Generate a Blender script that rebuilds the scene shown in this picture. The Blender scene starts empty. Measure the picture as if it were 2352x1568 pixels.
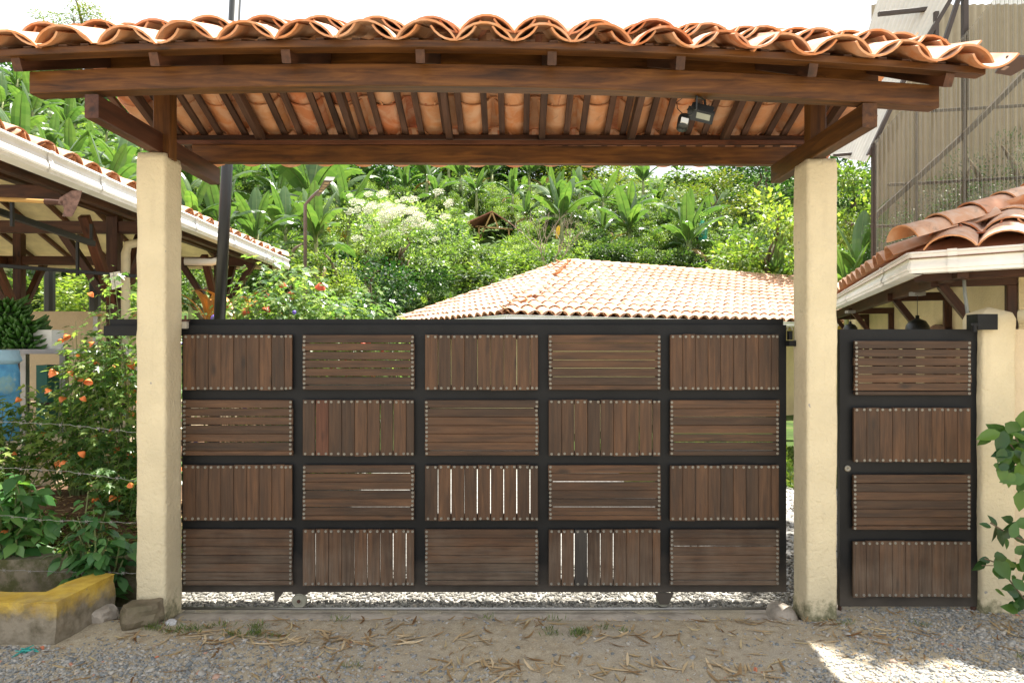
import bpy, math, random
import numpy as np
from mathutils import Vector, Matrix, noise
random.seed(7); rng = np.random.default_rng(7)
SC = bpy.context.scene
R = math.radians
# ------------------------------------------------------------------ camera, sky, sun, exposure
F = 1568.0; CX = 1182.0; CY = 797.0; H = 1.872       # photo scale: pixels of a 2352x1568 view, vanishing point, eye height
cam = bpy.data.cameras.new('camera'); camo = bpy.data.objects.new('camera', cam)
SC.collection.objects.link(camo); SC.camera = camo
cam.sensor_width = 36; cam.lens = 36*F/2352; cam.clip_end = 1500; cam.clip_start = 0.05
camo.location = (0, 0, H); camo.rotation_euler = (R(90), 0, 0)
cam.shift_x = (1176-CX)/2352; cam.shift_y = (CY-784)/2352
SUN = Vector((0.245, 0.25, 1.0)).normalized()
sl = bpy.data.lights.new('sun', 'SUN'); so = bpy.data.objects.new('sun', sl); SC.collection.objects.link(so)
sl.energy = 5.0; sl.angle = R(0.53); sl.color = (1.0, 0.95, 0.87)
so.rotation_euler = (-SUN).to_track_quat('-Z', 'Y').to_euler(); so.location = (0, 0, 30)
w = bpy.data.worlds.new('World'); SC.world = w; w.use_nodes = True
nt = w.node_tree; nt.nodes.clear()
sky = nt.nodes.new('ShaderNodeTexSky'); sky.sky_type = 'NISHITA'; sky.sun_disc = False
sky.sun_elevation = math.asin(SUN.z); sky.sun_rotation = math.atan2(SUN.x, SUN.y)
bg = nt.nodes.new('ShaderNodeBackground'); bg.inputs[1].default_value = 0.12
tc = nt.nodes.new('ShaderNodeTexCoord'); nz = nt.nodes.new('ShaderNodeTexNoise'); nz.inputs['Scale'].default_value = 2.2
nz.inputs['Detail'].default_value = 6
cr = nt.nodes.new('ShaderNodeValToRGB'); cr.color_ramp.elements[0].position = 0.2; cr.color_ramp.elements[1].position = 0.5
cr.color_ramp.elements[0].color = (.78,)*3+(1,); cr.color_ramp.elements[1].color = (.97,)*3+(1,)
mx = nt.nodes.new('ShaderNodeMix'); mx.data_type = 'RGBA'; mx.inputs[7].default_value = (4.1, 4.2, 4.35, 1)
out = nt.nodes.new('ShaderNodeOutputWorld'); L = nt.links.new
L(tc.outputs['Generated'], nz.inputs['Vector']); L(nz.outputs[0], cr.inputs[0]); L(cr.outputs[0], mx.inputs[0])
L(sky.outputs[0], mx.inputs[6]); L(mx.outputs[2], bg.inputs[0]); L(bg.outputs[0], out.inputs[0])
SC.view_settings.view_transform = 'Standard'; SC.view_settings.look = 'None'
SC.view_settings.exposure = 1.7; SC.view_settings.gamma = 1
try: SC.view_settings.use_curve_mapping = False
except Exception: pass
SC.cycles.max_bounces = 8; SC.cycles.transparent_max_bounces = 12

# ------------------------------------------------------------------ helpers
def P(px, py, Y): return Vector(((px-CX)/F*Y, Y, H+(CY-py)/F*Y))
def ss(a, b, x):
    t = min(1, max(0, (x-a)/(b-a))); return t*t*(3-2*t)
WM = {}
def place(o, M, parent=None):
    SC.collection.objects.link(o)
    if parent is not None:
        o.parent = parent; o.matrix_parent_inverse = WM[parent.name].inverted()
    o.matrix_basis = M; WM[o.name] = M.copy()
    return o
def T(x, y=None, z=None):
    return Matrix.Translation(Vector(x) if y is None else Vector((x, y, z)))
def thing(name, label, cat, loc, group=None):
    o = bpy.data.objects.new(name, None); o.empty_display_size = .2
    place(o, T(loc)); o['label'] = label; o['category'] = cat
    if group: o['group'] = group
    return o
def tag(o, label=None, cat=None, group=None, kind=None):
    for k, v in (('label', label), ('category', cat), ('group', group), ('kind', kind)):
        if v: o[k] = v
    return o
class MB:
    def __init__(s): s.v = []; s.f = []
    def add(s, vs, fs):
        n = len(s.v); s.v += [tuple(v) for v in vs]; s.f += [tuple(i+n for i in f) for f in fs]; return s
    def box(s, a, b):
        x0, y0, z0 = a; x1, y1, z1 = b
        return s.add([(x0,y0,z0),(x1,y0,z0),(x1,y1,z0),(x0,y1,z0),(x0,y0,z1),(x1,y0,z1),(x1,y1,z1),(x0,y1,z1)],
                     [(0,3,2,1),(4,5,6,7),(0,1,5,4),(1,2,6,5),(2,3,7,6),(3,0,4,7)])
    def obox(s, M, sx, sy, sz):
        c = [(x*sx/2, y*sy/2, z*sz/2) for z in (-1,1) for (x,y) in ((-1,-1),(1,-1),(1,1),(-1,1))]
        return s.add([M @ Vector(p) for p in c], [(0,3,2,1),(4,5,6,7),(0,1,5,4),(1,2,6,5),(2,3,7,6),(3,0,4,7)])
    def tube(s, pts, rs, n=8, cap=True):
        pts = [Vector(p) for p in pts]
        if not hasattr(rs, '__len__'): rs = [rs]*len(pts)
        base = len(s.v); prev = None; k = len(pts)
        for i, p in enumerate(pts):
            d = (pts[min(i+1, k-1)]-pts[max(i-1, 0)]).normalized()
            if prev is None:
                prev = d.orthogonal().normalized()
            a = (prev - d*prev.dot(d)).normalized(); b = d.cross(a); prev = a
            for j in range(n):
                t = 2*math.pi*j/n; s.v.append(tuple(p+(a*math.cos(t)+b*math.sin(t))*rs[i]))
        for i in range(k-1):
            for j in range(n):
                q = base+i*n+j; r_ = base+i*n+(j+1) % n
                s.f.append((q, r_, r_+n, q+n))
        if cap:
            s.f.append(tuple(base+j for j in reversed(range(n)))); s.f.append(tuple(base+(k-1)*n+j for j in range(n)))
        return s
    def lathe(s, c, prof, n=16):
        base = len(s.v); c = Vector(c)
        for (r_, z) in prof:
            for j in range(n):
                t = 2*math.pi*j/n; s.v.append((c.x+r_*math.cos(t), c.y+r_*math.sin(t), c.z+z))
        for i in range(len(prof)-1):
            for j in range(n):
                q = base+i*n+j; r2 = base+i*n+(j+1) % n; s.f.append((q, r2, r2+n, q+n))
        return s
    def prism(s, poly, y0, y1):      # polygon in (x,z), extruded along y
        n = len(poly); vs = [(x, y0, z) for x, z in poly]+[(x, y1, z) for x, z in poly]
        fs = [tuple(range(n)), tuple(reversed(range(n, 2*n)))]+[((i+1) % n, i, i+n, (i+1) % n+n) for i in range(n)]
        return s.add(vs, fs)
    def mesh(s, name, mat=None, smooth=False):
        me = bpy.data.meshes.new(name); me.from_pydata(s.v, [], s.f)
        if mat: me.materials.append(mat)
        if smooth: me.polygons.foreach_set('use_smooth', [True]*len(me.polygons))
        me.update(); return me
def obj(name, mb, mat, parent=None, M=None, smooth=False):   # mesh given in world coordinates unless M is given
    me = mb.mesh(name, mat, smooth) if isinstance(mb, MB) else mb
    if M is None:
        n = len(me.vertices)
        co = np.empty(n*3); me.vertices.foreach_get('co', co); co = co.reshape(-1, 3)
        c = co.mean(axis=0); co -= c; me.vertices.foreach_set('co', co.ravel()); me.update(); M = T(*c)
    return place(bpy.data.objects.new(name, me), M, parent)
def inst(name, me, M, parent=None): return place(bpy.data.objects.new(name, me), M, parent)
def frame_axes(x, z):
    x = Vector(x).normalized(); z = Vector(z); z = (z-x*z.dot(x)).normalized(); y = z.cross(x)
    return Matrix(((x.x,y.x,z.x,0),(x.y,y.y,z.y,0),(x.z,y.z,z.z,0),(0,0,0,1)))
def beam(name, p0, p1, wd, ht, mat, parent=None, up=(0,0,1), ch=.004, seg=1, warp=None, lab=None):
    """chamfered timber, local X along its length"""
    p0 = Vector(p0); p1 = Vector(p1); Ln = (p1-p0).length
    M = T((p0+p1)/2) @ frame_axes(p1-p0, up)
    a, b = wd/2, ht/2
    sec = [(-a+ch,-b),(a-ch,-b),(a,-b+ch),(a,b-ch),(a-ch,b),(-a+ch,b),(-a,b-ch),(-a,-b+ch)]
    mb = MB(); vs = []
    for i in range(seg+1):
        x = -Ln/2+Ln*i/seg
        for y, z in sec: vs.append(Vector((x, y, z)))
    if warp:
        Mi = M.inverted()
        for k, v in enumerate(vs):
            q = M @ v; q.z += warp(q.x, q.y); vs[k] = Mi @ q
    fs = []
    for i in range(seg):
        for j in range(8):
            fs.append((i*8+j, i*8+(j+1) % 8, (i+1)*8+(j+1) % 8, (i+1)*8+j))
    fs = [f[::-1] for f in fs]
    fs += [tuple(range(8)), tuple(seg*8+j for j in reversed(range(8)))]
    mb.add(vs, fs)
    o = inst(name, mb.mesh(name, mat), M, parent)
    if lab: o['label'] = lab
    return o
def np_mesh(name, V, Fc, mat, smooth=False, attr=None):
    V = np.asarray(V, np.float32); Fc = np.asarray(Fc, np.int32); m, k = Fc.shape
    me = bpy.data.meshes.new(name); me.vertices.add(len(V)); me.vertices.foreach_set('co', V.ravel())
    me.loops.add(m*k); me.loops.foreach_set('vertex_index', Fc.ravel())
    me.polygons.add(m); me.polygons.foreach_set('loop_start', np.arange(m, dtype=np.int32)*k)
    try: me.polygons.foreach_set('loop_total', np.full(m, k, np.int32))
    except Exception: pass
    if smooth: me.polygons.foreach_set('use_smooth', np.ones(m, bool))
    me.update(calc_edges=True)
    if attr is not None:
        a = me.attributes.new('v', 'FLOAT', 'POINT'); a.data.foreach_set('value', np.asarray(attr, np.float32))
    me.materials.append(mat); me.validate(); return me

# ------------------------------------------------------------------ materials
class NM:
    def __init__(s, name):
        s.m = bpy.data.materials.new(name); s.m.use_nodes = True; s.t = s.m.node_tree; s.n = s.t.nodes
        s.b = s.n['Principled BSDF']; s.out = s.n['Material Output']
    def N(s, typ, **kw):
        n = s.n.new('ShaderNode'+typ)
        for k, v in kw.items():
            if k.startswith('i_'): n.inputs[k[2:].replace('_', ' ')].default_value = v
            else: setattr(n, k, v)
        return n
    def l(s, a, b): s.t.links.new(a, b)
    def coord(s, kind='Object', scale=(1,1,1), rnd=0):
        tc = s.N('TexCoord'); mp = s.N('Mapping'); mp.inputs['Scale'].default_value = scale
        src = tc.outputs[kind]
        if kind == 'World':
            pass
        if rnd:
            oi = s.N('ObjectInfo'); mul = s.N('Math', operation='MULTIPLY'); mul.inputs[1].default_value = rnd
            s.l(oi.outputs['Random'], mul.inputs[0]); cb = s.N('CombineXYZ'); s.l(mul.outputs[0], cb.inputs[0]); s.l(mul.outputs[0], cb.inputs[1]); s.l(mul.outputs[0], cb.inputs[2])
            ad = s.N('VectorMath', operation='ADD'); s.l(src, ad.inputs[0]); s.l(cb.outputs[0], ad.inputs[1]); src = ad.outputs[0]
        s.l(src, mp.inputs[0]); return mp.outputs[0]
    def world(s):
        g = s.N('NewGeometry'); return g.outputs['Position']
    def noise(s, vec, scale, detail=4, rough=.55, dist=0):
        n = s.N('TexNoise'); n.inputs['Scale'].default_value = scale; n.inputs['Detail'].default_value = detail
        n.inputs['Roughness'].default_value = rough; n.inputs['Distortion'].default_value = dist
        s.l(vec, n.inputs['Vector']); return n.outputs[0]
    def ramp(s, fac, stops):
        r = s.N('ValToRGB'); e = r.color_ramp.elements
        while len(e) < len(stops): e.new(.5)
        for i, (p, c) in enumerate(stops):
            e[i].position = p; e[i].color = tuple(c)+(1,) if hasattr(c, '__len__') else (c, c, c, 1)
        s.l(fac, r.inputs[0]); return r.outputs[0]
    def mix(s, fac, a, b, mode='MIX'):
        n = s.N('Mix', data_type='RGBA', blend_type=mode)
        for sock, v in ((n.inputs[0], fac), (n.inputs[6], a), (n.inputs[7], b)):
            if hasattr(v, 'links'): s.l(v, sock)
            elif hasattr(v, '__len__'): sock.default_value = tuple(v)+(1,)
            else: sock.default_value = v
        return n.outputs[2]
    def bump(s, h, strength=.3, dist=.01):
        b = s.N('Bump'); b.inputs['Strength'].default_value = strength; b.inputs['Distance'].default_value = dist
        s.l(h, b.inputs['Height']); s.l(b.outputs[0], s.b.inputs['Normal']); return b
    def col(s, c):
        if hasattr(c, 'links'): s.l(c, s.b.inputs['Base Color'])
        else: s.b.inputs['Base Color'].default_value = tuple(c)+(1,)
    def rough(s, v, metal=0, spec=None):
        s.b.inputs['Roughness'].default_value = v; s.b.inputs['Metallic'].default_value = metal
        if spec is not None: s.b.inputs['Specular IOR Level'].default_value = spec
def plain(name, c, rough=.6, metal=0, var=.15, nscale=6, spec=None):
    m = NM(name); n = m.noise(m.coord('Object', rnd=20), nscale, 5)
    lo = tuple(x*(1-var) for x in c); hi = tuple(min(1, x*(1+var)) for x in c)
    m.col(m.ramp(n, [(.3, lo), (.7, hi)])); m.rough(rough, metal, spec); return m.m
def wood(name, dark, mid, light, rough=.55, gs=26, blot=3, dust=None, rv=.5, bump=.25, spec=.35):
    m = NM(name); v = m.coord('Object', (1.0, gs/2.0, gs/2.0), rnd=9)
    g = m.noise(v, 2.2, 8, .62, .6); v2 = m.coord('Object', (1.6, 4, 4), rnd=13); b = m.noise(v2, blot*.4, 4, .5, .3)
    c = m.ramp(g, [(.28, dark), (.5, mid), (.75, light)])
    bl = m.ramp(b, [(.3, .45), (.55, 1.0), (.8, 1.12)])
    c = m.mix(.75, c, bl, 'MULTIPLY')
    kn = m.N('TexVoronoi'); kn.inputs['Scale'].default_value = 1.0; m.l(m.coord('Object', (2.2, 6, 6), rnd=17), kn.inputs['Vector'])
    c = m.mix(m.ramp(kn.outputs['Distance'], [(.05, .8), (.14, 0)]), c, tuple(x*.4 for x in dark))
    oi = m.N('ObjectInfo'); rr = m.ramp(oi.outputs['Random'], [(0, 1-rv*.5), (.5, 1), (1, 1+rv*.35)])
    c = m.mix(1.0, c, rr, 'MULTIPLY')
    if dust:
        p = m.world(); sp = m.N('SeparateXYZ'); m.l(p, sp.inputs[0])
        dn = m.noise(p, 5, 5); ad = m.N('Math', operation='MULTIPLY_ADD'); ad.inputs[1].default_value = .9; m.l(dn, ad.inputs[0])
        m.l(sp.outputs[2], ad.inputs[2]); f = m.ramp(ad.outputs[0], [(.35, dust[1]), (1.0, 0.12)])
        gr = m.noise(m.coord('Object', (2, 30, 30), rnd=5), 2, 6); f = m.mix(1, f, m.ramp(gr, [(.3, .5), (.7, 1.3)]), 'MULTIPLY')
        c = m.mix(f, c, dust[0])
    m.col(c); m.rough(rough, 0, spec); m.bump(g, bump, .004); return m.m
M_beam = wood('stained_timber', (.022,.0075,.0015), (.086,.031,.005), (.165,.066,.0115), .5, 22, 4, rv=.35)
M_red = wood('red_timber', (.035,.012,.006), (.085,.029,.013), (.13,.05,.024), .5, 22, 3, rv=.3)
M_lath = wood('lath_timber', (.03,.014,.008), (.075,.035,.02), (.12,.06,.035), .7, 24, 3, rv=.5)
M_dark = wood('dark_timber', (.02,.008,.004), (.06,.022,.010), (.10,.04,.018), .55, 20, 3, rv=.4)
M_slat = wood('hardwood_slat', (.024,.0095,.0036), (.064,.0275,.0105), (.112,.052,.0215), .6, 34, 4, dust=((.17,.13,.095), .75), rv=.95, bump=.6)
M_slatred = wood('red_hardwood_slat', (.045,.016,.008), (.090,.034,.017), (.12,.05,.027), .6, 30, 3, rv=.1)
M_slatgrey = wood('grey_hardwood_slat', (.020,.017,.014), (.038,.033,.028), (.055,.047,.04), .6, 30, 3, rv=.1)
M_bamboo = wood('bamboo_wood', (.3,.17,.05), (.5,.3,.1), (.6,.4,.16), .5, 20, 3, rv=.2)
def plaster(name, c, stain=True):
    m = NM(name); p = m.world()
    n = m.noise(p, 3.2, 6); n2 = m.noise(p, 38, 6, .6, .4)
    col = m.ramp(n, [(.3, tuple(x*.86 for x in c)), (.7, c)])
    if stain:
        sp = m.N('SeparateXYZ'); m.l(p, sp.inputs[0]); dn = m.noise(p, 8, 7, .7)
        mr = m.N('MapRange'); mr.inputs[1].default_value = .0; mr.inputs[2].default_value = .30; mr.inputs[3].default_value = .30; mr.inputs[4].default_value = -.12; m.l(sp.outputs[2], mr.inputs[0])
        ad = m.N('Math', operation='ADD'); m.l(dn, ad.inputs[0]); m.l(mr.outputs[0], ad.inputs[1])
        f = m.ramp(ad.outputs[0], [(.66, 0), (.86, .85)]); col = m.mix(f, col, (.10,.105,.05))
        dr = m.noise(m.coord('Object', (9, 9, .8)), 1.6, 5, .6); col = m.mix(m.ramp(dr, [(.55, 0), (.75, .22)]), col, (.36,.30,.20))
        chip = m.noise(p, 14, 2, .5); col = m.mix(m.ramp(chip, [(.755, 0), (.765, 1)]), col, (.33,.31,.28))
    m.col(col); m.rough(.85, 0, .2); m.bump(m.mix(.5, n2, m.noise(p, 12, 5, .6, 1.2)), .9, .02); return m.m
M_cream = plaster('cream_plaster', (.65,.565,.385))
M_cream2 = plaster('cream_plaster_plain', (.66,.55,.38), False)
M_wall = plaster('pale_yellow_wall', (.72,.60,.36), False)
def tilemat(sunlit_worn=False):
    m = NM('fired_clay_sunlit_worn' if sunlit_worn else 'fired_clay'); v = m.coord('Object', (1,1,1), rnd=37)
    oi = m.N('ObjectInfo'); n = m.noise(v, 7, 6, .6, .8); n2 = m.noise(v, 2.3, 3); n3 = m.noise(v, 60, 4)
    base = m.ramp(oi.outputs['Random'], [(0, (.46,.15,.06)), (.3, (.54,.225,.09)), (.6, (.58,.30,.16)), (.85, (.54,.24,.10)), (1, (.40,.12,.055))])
    if sunlit_worn: base = m.mix(.5, base, (.52,.37,.28))  # paler base paints the glare of the sun into the upper faces
    c = m.mix(m.ramp(n, [(.42, 0), (.66, .75 if sunlit_worn else .55)]), base, (.58,.45,.36) if sunlit_worn else (.64,.45,.32))
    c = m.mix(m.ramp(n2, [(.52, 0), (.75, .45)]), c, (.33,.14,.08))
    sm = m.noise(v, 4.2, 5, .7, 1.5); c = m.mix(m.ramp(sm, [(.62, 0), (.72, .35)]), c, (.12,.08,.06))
    if sunlit_worn:
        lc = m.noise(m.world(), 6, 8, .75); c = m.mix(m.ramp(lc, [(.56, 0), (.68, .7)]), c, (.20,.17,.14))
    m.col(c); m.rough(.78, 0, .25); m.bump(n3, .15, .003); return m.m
M_tile = tilemat(); M_tile_sunlit_worn = tilemat(True)
def metal(name, c, rough=.45, scr=True, metal_=0.0):
    m = NM(name); p = m.world(); n = m.noise(p, 5, 6); c2 = tuple(x*1.7 for x in c)
    col = m.ramp(n, [(.35, c), (.75, c2)])
    if scr:
        s_ = m.noise(p, 90, 3, .7); col = m.mix(m.ramp(s_, [(.70, 0), (.76, .5)]), col, (.10,.10,.10))
        sp = m.N('SeparateXYZ'); m.l(p, sp.inputs[0]); dn = m.noise(p, 6, 5)
        ad = m.N('Math', operation='MULTIPLY_ADD'); ad.inputs[1].default_value = .35; m.l(dn, ad.inputs[0]); m.l(sp.outputs[2], ad.inputs[2])
        col = m.mix(m.ramp(ad.outputs[0], [(.20, .40), (.52, .0)]), col, (.17,.14,.11))
    m.col(col); m.rough(rough, metal_, .22); m.bump(m.noise(p, 130, 3), .12, .002); return m.m
M_black = metal('black_steel', (.0065,.007,.0078), .5)
M_blackp = plain('black_plastic', (.007,.008,.0075), .4)
M_screw = plain('galvanised_screw', (.24,.225,.19), .45, .6)
M_steel = plain('worn_steel', (.30,.29,.27), .4, .8)
M_rust = plain('rusty_steel', (.10,.05,.035), .7, .4, .4)
M_white = NM('white_pvc'); 
_p = M_white.world(); M_white.col(M_white.ramp(M_white.noise(_p, 5, 5), [(.35, (.78,.77,.73)), (.7, (.86,.86,.84))])); M_white.rough(.4); M_white = M_white.m
M_pipe = plain('cream_pipe', (.66,.58,.38), .5)
M_ceil = plain('cream_ceiling', (.66,.60,.38), .8)
M_conc = None
def concrete(name, c, moss=0):
    m = NM(name); p = m.world(); n = m.noise(p, 6, 8, .65); n2 = m.noise(p, 55, 5)
    col = m.ramp(n, [(.3, tuple(x*.55 for x in c)), (.55, c), (.8, tuple(min(1, x*1.2) for x in c))])
    if moss: col = m.mix(m.ramp(m.noise(p, 8, 6, .7), [(.42, 0), (.6, moss)]), col, (.07,.075,.025))
    m.col(col); m.rough(.9, 0, .2); m.bump(n2, .6, .01); return m.m
M_conc = concrete('concrete', (.40,.35,.29)); M_mosscon = concrete('mossy_concrete', (.20,.17,.12), .9); M_rock = concrete('rock', (.19,.155,.105), .25)
m = NM('yellow_painted_concrete'); p = m.world(); sp = m.N('SeparateXYZ'); m.l(p, sp.inputs[0])
dn = m.noise(p, 7, 7, .7); ad = m.N('Math', operation='MULTIPLY_ADD'); ad.inputs[1].default_value = .30; m.l(dn, ad.inputs[0]); m.l(sp.outputs[2], ad.inputs[2])
cc = m.ramp(m.noise(p, 12, 6), [(.3, (.12,.10,.065)), (.6, (.27,.23,.17))])
yy = m.ramp(m.noise(p, 9, 5), [(.3, (.40,.25,.035)), (.65, (.58,.40,.07))])
fx = m.N('SeparateXYZ'); m.l(p, fx.inputs[0]); side = m.N('Math', operation='MULTIPLY_ADD'); side.inputs[1].default_value = .09; m.l(fx.outputs[1], side.inputs[0]); m.l(ad.outputs[0], side.inputs[2])
f = m.ramp(side.outputs[0], [(.69, 0), (.82, 1)]); f2 = m.mix(m.ramp(m.noise(p, 26, 6, .7), [(.62, 0), (.7, .5)]), f, (0,0,0))
m.col(m.mix(f2, cc, yy)); m.rough(.85, 0, .2); m.bump(m.noise(p, 40, 6), .6, .012); M_yellow = m.m

def leafmat(name, c1, c2, c3, trans=.35, rough=.45, spec=.5, tcol=None):
    m = NM(name); a = m.N('Attribute', attribute_name='v'); oi = m.N('ObjectInfo')
    c = m.ramp(a.outputs['Fac'], [(0, c1), (.5, c2), (1, c3)])
    rr = m.ramp(oi.outputs['Random'], [(0, (.8,.85,.85)), (1, (1.2,1.12,.95))]); c = m.mix(1, c, rr, 'MULTIPLY')
    m.col(c); m.rough(rough, 0, spec)
    tr = m.N('BsdfTranslucent'); tc_ = m.mix(1, c, tcol or (1.7,1.85,.75), 'MULTIPLY'); m.l(tc_, tr.inputs[0])
    ms = m.N('MixShader'); ms.inputs[0].default_value = trans
    m.l(m.b.outputs[0], ms.inputs[1]); m.l(tr.outputs[0], ms.inputs[2]); m.l(ms.outputs[0], m.out.inputs[0]); return m.m
M_leafA = leafmat('coffee_leaf', (.022,.05,.017), (.052,.10,.028), (.15,.20,.06))
M_leafB = leafmat('bright_leaf', (.04,.09,.02), (.115,.185,.04), (.24,.30,.08), .42)
M_leafC = leafmat('dark_leaf', (.01,.035,.012), (.022,.07,.02), (.06,.13,.03))
M_leafD = leafmat('olive_leaf', (.04,.07,.012), (.10,.15,.025), (.22,.20,.04))
M_leafE = leafmat('pale_leaf', (.07,.13,.04), (.15,.24,.07), (.34,.40,.18), .4)
M_ban = leafmat('banana_leaf', (.028,.07,.028), (.07,.13,.045), (.20,.27,.10), .40, .28)
M_banold = leafmat('dry_banana_leaf', (.16,.09,.03), (.28,.17,.06), (.3,.25,.06), .3)
M_abut = leafmat('maple_leaf', (.06,.13,.05), (.13,.23,.08), (.30,.38,.14), .50, .27, .6)
M_hib = leafmat('hibiscus_leaf', (.015,.055,.012), (.035,.105,.02), (.09,.18,.03), .3, .35)
M_velvet = leafmat('velvet_leaf', (.03,.10,.03), (.06,.17,.05), (.14,.27,.09), .35, .4)
M_grass = leafmat('grass_blade', (.05,.09,.02), (.09,.15,.03), (.2,.22,.06), .3)
M_cover = leafmat('ground_cover_leaf', (.05,.10,.02), (.12,.20,.04), (.25,.32,.09), .35)
M_litter = leafmat('dry_leaf', (.18,.085,.035), (.42,.28,.14), (.60,.47,.28), .15, .7, .2, (1.1,1,.8))
M_bark = plain('bark', (.13,.095,.06), .9, 0, .4, 12); M_pale_bark = plain('pale_bark', (.33,.27,.2), .9, 0, .3, 12)
M_banstem = plain('banana_stem', (.22,.24,.09), .6, 0, .4, 8)
M_stem = plain('green_stem', (.12,.15,.05), .7)
M_orange = plain('orange_petal', (.80,.22,.06), .5, 0, .25, 20); M_redp = plain('red_petal', (.70,.09,.05), .5, 0, .25, 20)
M_blue = plain('violet_petal', (.16,.10,.50), .5); M_whitef = plain('white_blossom', (.75,.76,.62), .6)

# ------------------------------------------------------------------ ground
def hgt(x, y):
    h = 0.0
    if y > 4.6: h -= .082*ss(4.66, 4.9, y)*(1-ss(2.15, 2.4, x))
    if x < -2.3:
        b = ss(-2.62, -2.78, x)*ss(5.18, 5.3, y)
        h = h*(1-b)+b*(.20+.34*ss(5.3, 6.2, y)+.2*ss(7, 11, y))
    if x > 2.2: h += .02*ss(2.2, 3.2, x)*ss(4.9, 4.3, y)
    u = x/max(y, 5.0); s = ss(.2, .6, -u); y0 = 20-6*s; k = .365+.125*s
    hh = k*max(0, min(y, 80)-y0); hh += .05*max(0, -(y-80)) if False else 0
    h += hh*ss(y0, y0+4, y)
    if y > 85: h -= (y-85)*.05
    a = .010 if y < 9 else .010+.02*min(1, (y-9)/20)*10
    h += a*noise.noise(Vector((x*1.7, y*1.7, 0)))+.006*noise.noise(Vector((x*6, y*6, 3)))
    if y > 30: h += .8*noise.noise(Vector((x*.08, y*.08, 5)))*ss(30, 45, y)
    return h
def axis(bounds):
    a = [bounds[0][0]]
    for (s_, e, d) in bounds:
        n = max(1, round((e-s_)/d)); a += [s_+(e-s_)*(i+1)/n for i in range(n)]
    return a
xs = axis([(-260,-60,20),(-60,-14,2.5),(-14,-5,.6),(-5,4,.05),(4,14,.6),(14,60,2.5),(60,260,20)])
ys = axis([(-60,0,10),(0,3,.5),(3,6.4,.05),(6.4,14,.4),(14,90,2),(90,300,15)])
V = [(x, y, hgt(x, y)) for y in ys for x in xs]; nx = len(xs)
Fc = [(j*nx+i, j*nx+i+1, (j+1)*nx+i+1, (j+1)*nx+i) for j in range(len(ys)-1) for i in range(nx-1)]
m = NM('ground_soil'); p = m.world(); sp = m.N('SeparateXYZ'); m.l(p, sp.inputs[0])
n1 = m.noise(p, 1.3, 6, .6); n2 = m.noise(p, 14, 7, .65); n3 = m.noise(p, 120, 5, .7)
c = m.ramp(n2, [(.3, (.34,.285,.20)), (.55, (.48,.415,.30)), (.75, (.55,.485,.37))])
c = m.mix(m.ramp(n1, [(.45, 0), (.62, .7)]), c, (.41,.375,.31))
c = m.mix(m.ramp(n3, [(.35, .5), (.6, 0)]), c, (.12,.095,.07))
def rng01(sock, a, b):
    r = m.N('MapRange'); r.inputs[1].default_value = a; r.inputs[2].default_value = b; m.l(sock, r.inputs[0]); return r.outputs[0]
gr = m.ramp(m.noise(p, 26, 6, .6), [(.3, (.16,.155,.15)), (.6, (.42,.41,.38))])
c = m.mix(rng01(sp.outputs[1], 5.05, 5.3), c, gr)                      # gravel yard behind the gate
nx_ = m.N('Math', operation='MULTIPLY'); nx_.inputs[1].default_value = -1; m.l(sp.outputs[0], nx_.inputs[0])
bed = m.ramp(m.noise(p, 5, 6, .7), [(.35, (.07,.04,.025)), (.6, (.17,.10,.06)), (.75, (.10,.15,.04))])
mm = m.N('Math', operation='MULTIPLY'); m.l(rng01(nx_.outputs[0], 2.6, 2.7), mm.inputs[0]); m.l(rng01(sp.outputs[1], 5.12, 5.2), mm.inputs[1])
c = m.mix(mm.outputs[0], c, bed)
hillc = m.ramp(m.noise(p, .8, 8, .7), [(.35, (.03,.05,.015)), (.55, (.06,.10,.02)), (.7, (.13,.11,.05))])
c = m.mix(rng01(sp.outputs[1], 10, 13), c, hillc)
m.col(c); m.rough(.95, 0, .15)
hm = m.mix(.5, n2, n3); m.bump(hm, .6, .02); M_ground = m.m
g = inst('ground', np_mesh('ground', V, Fc, M_ground, True), T(0,0,0)); g['kind'] = 'structure'

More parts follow.
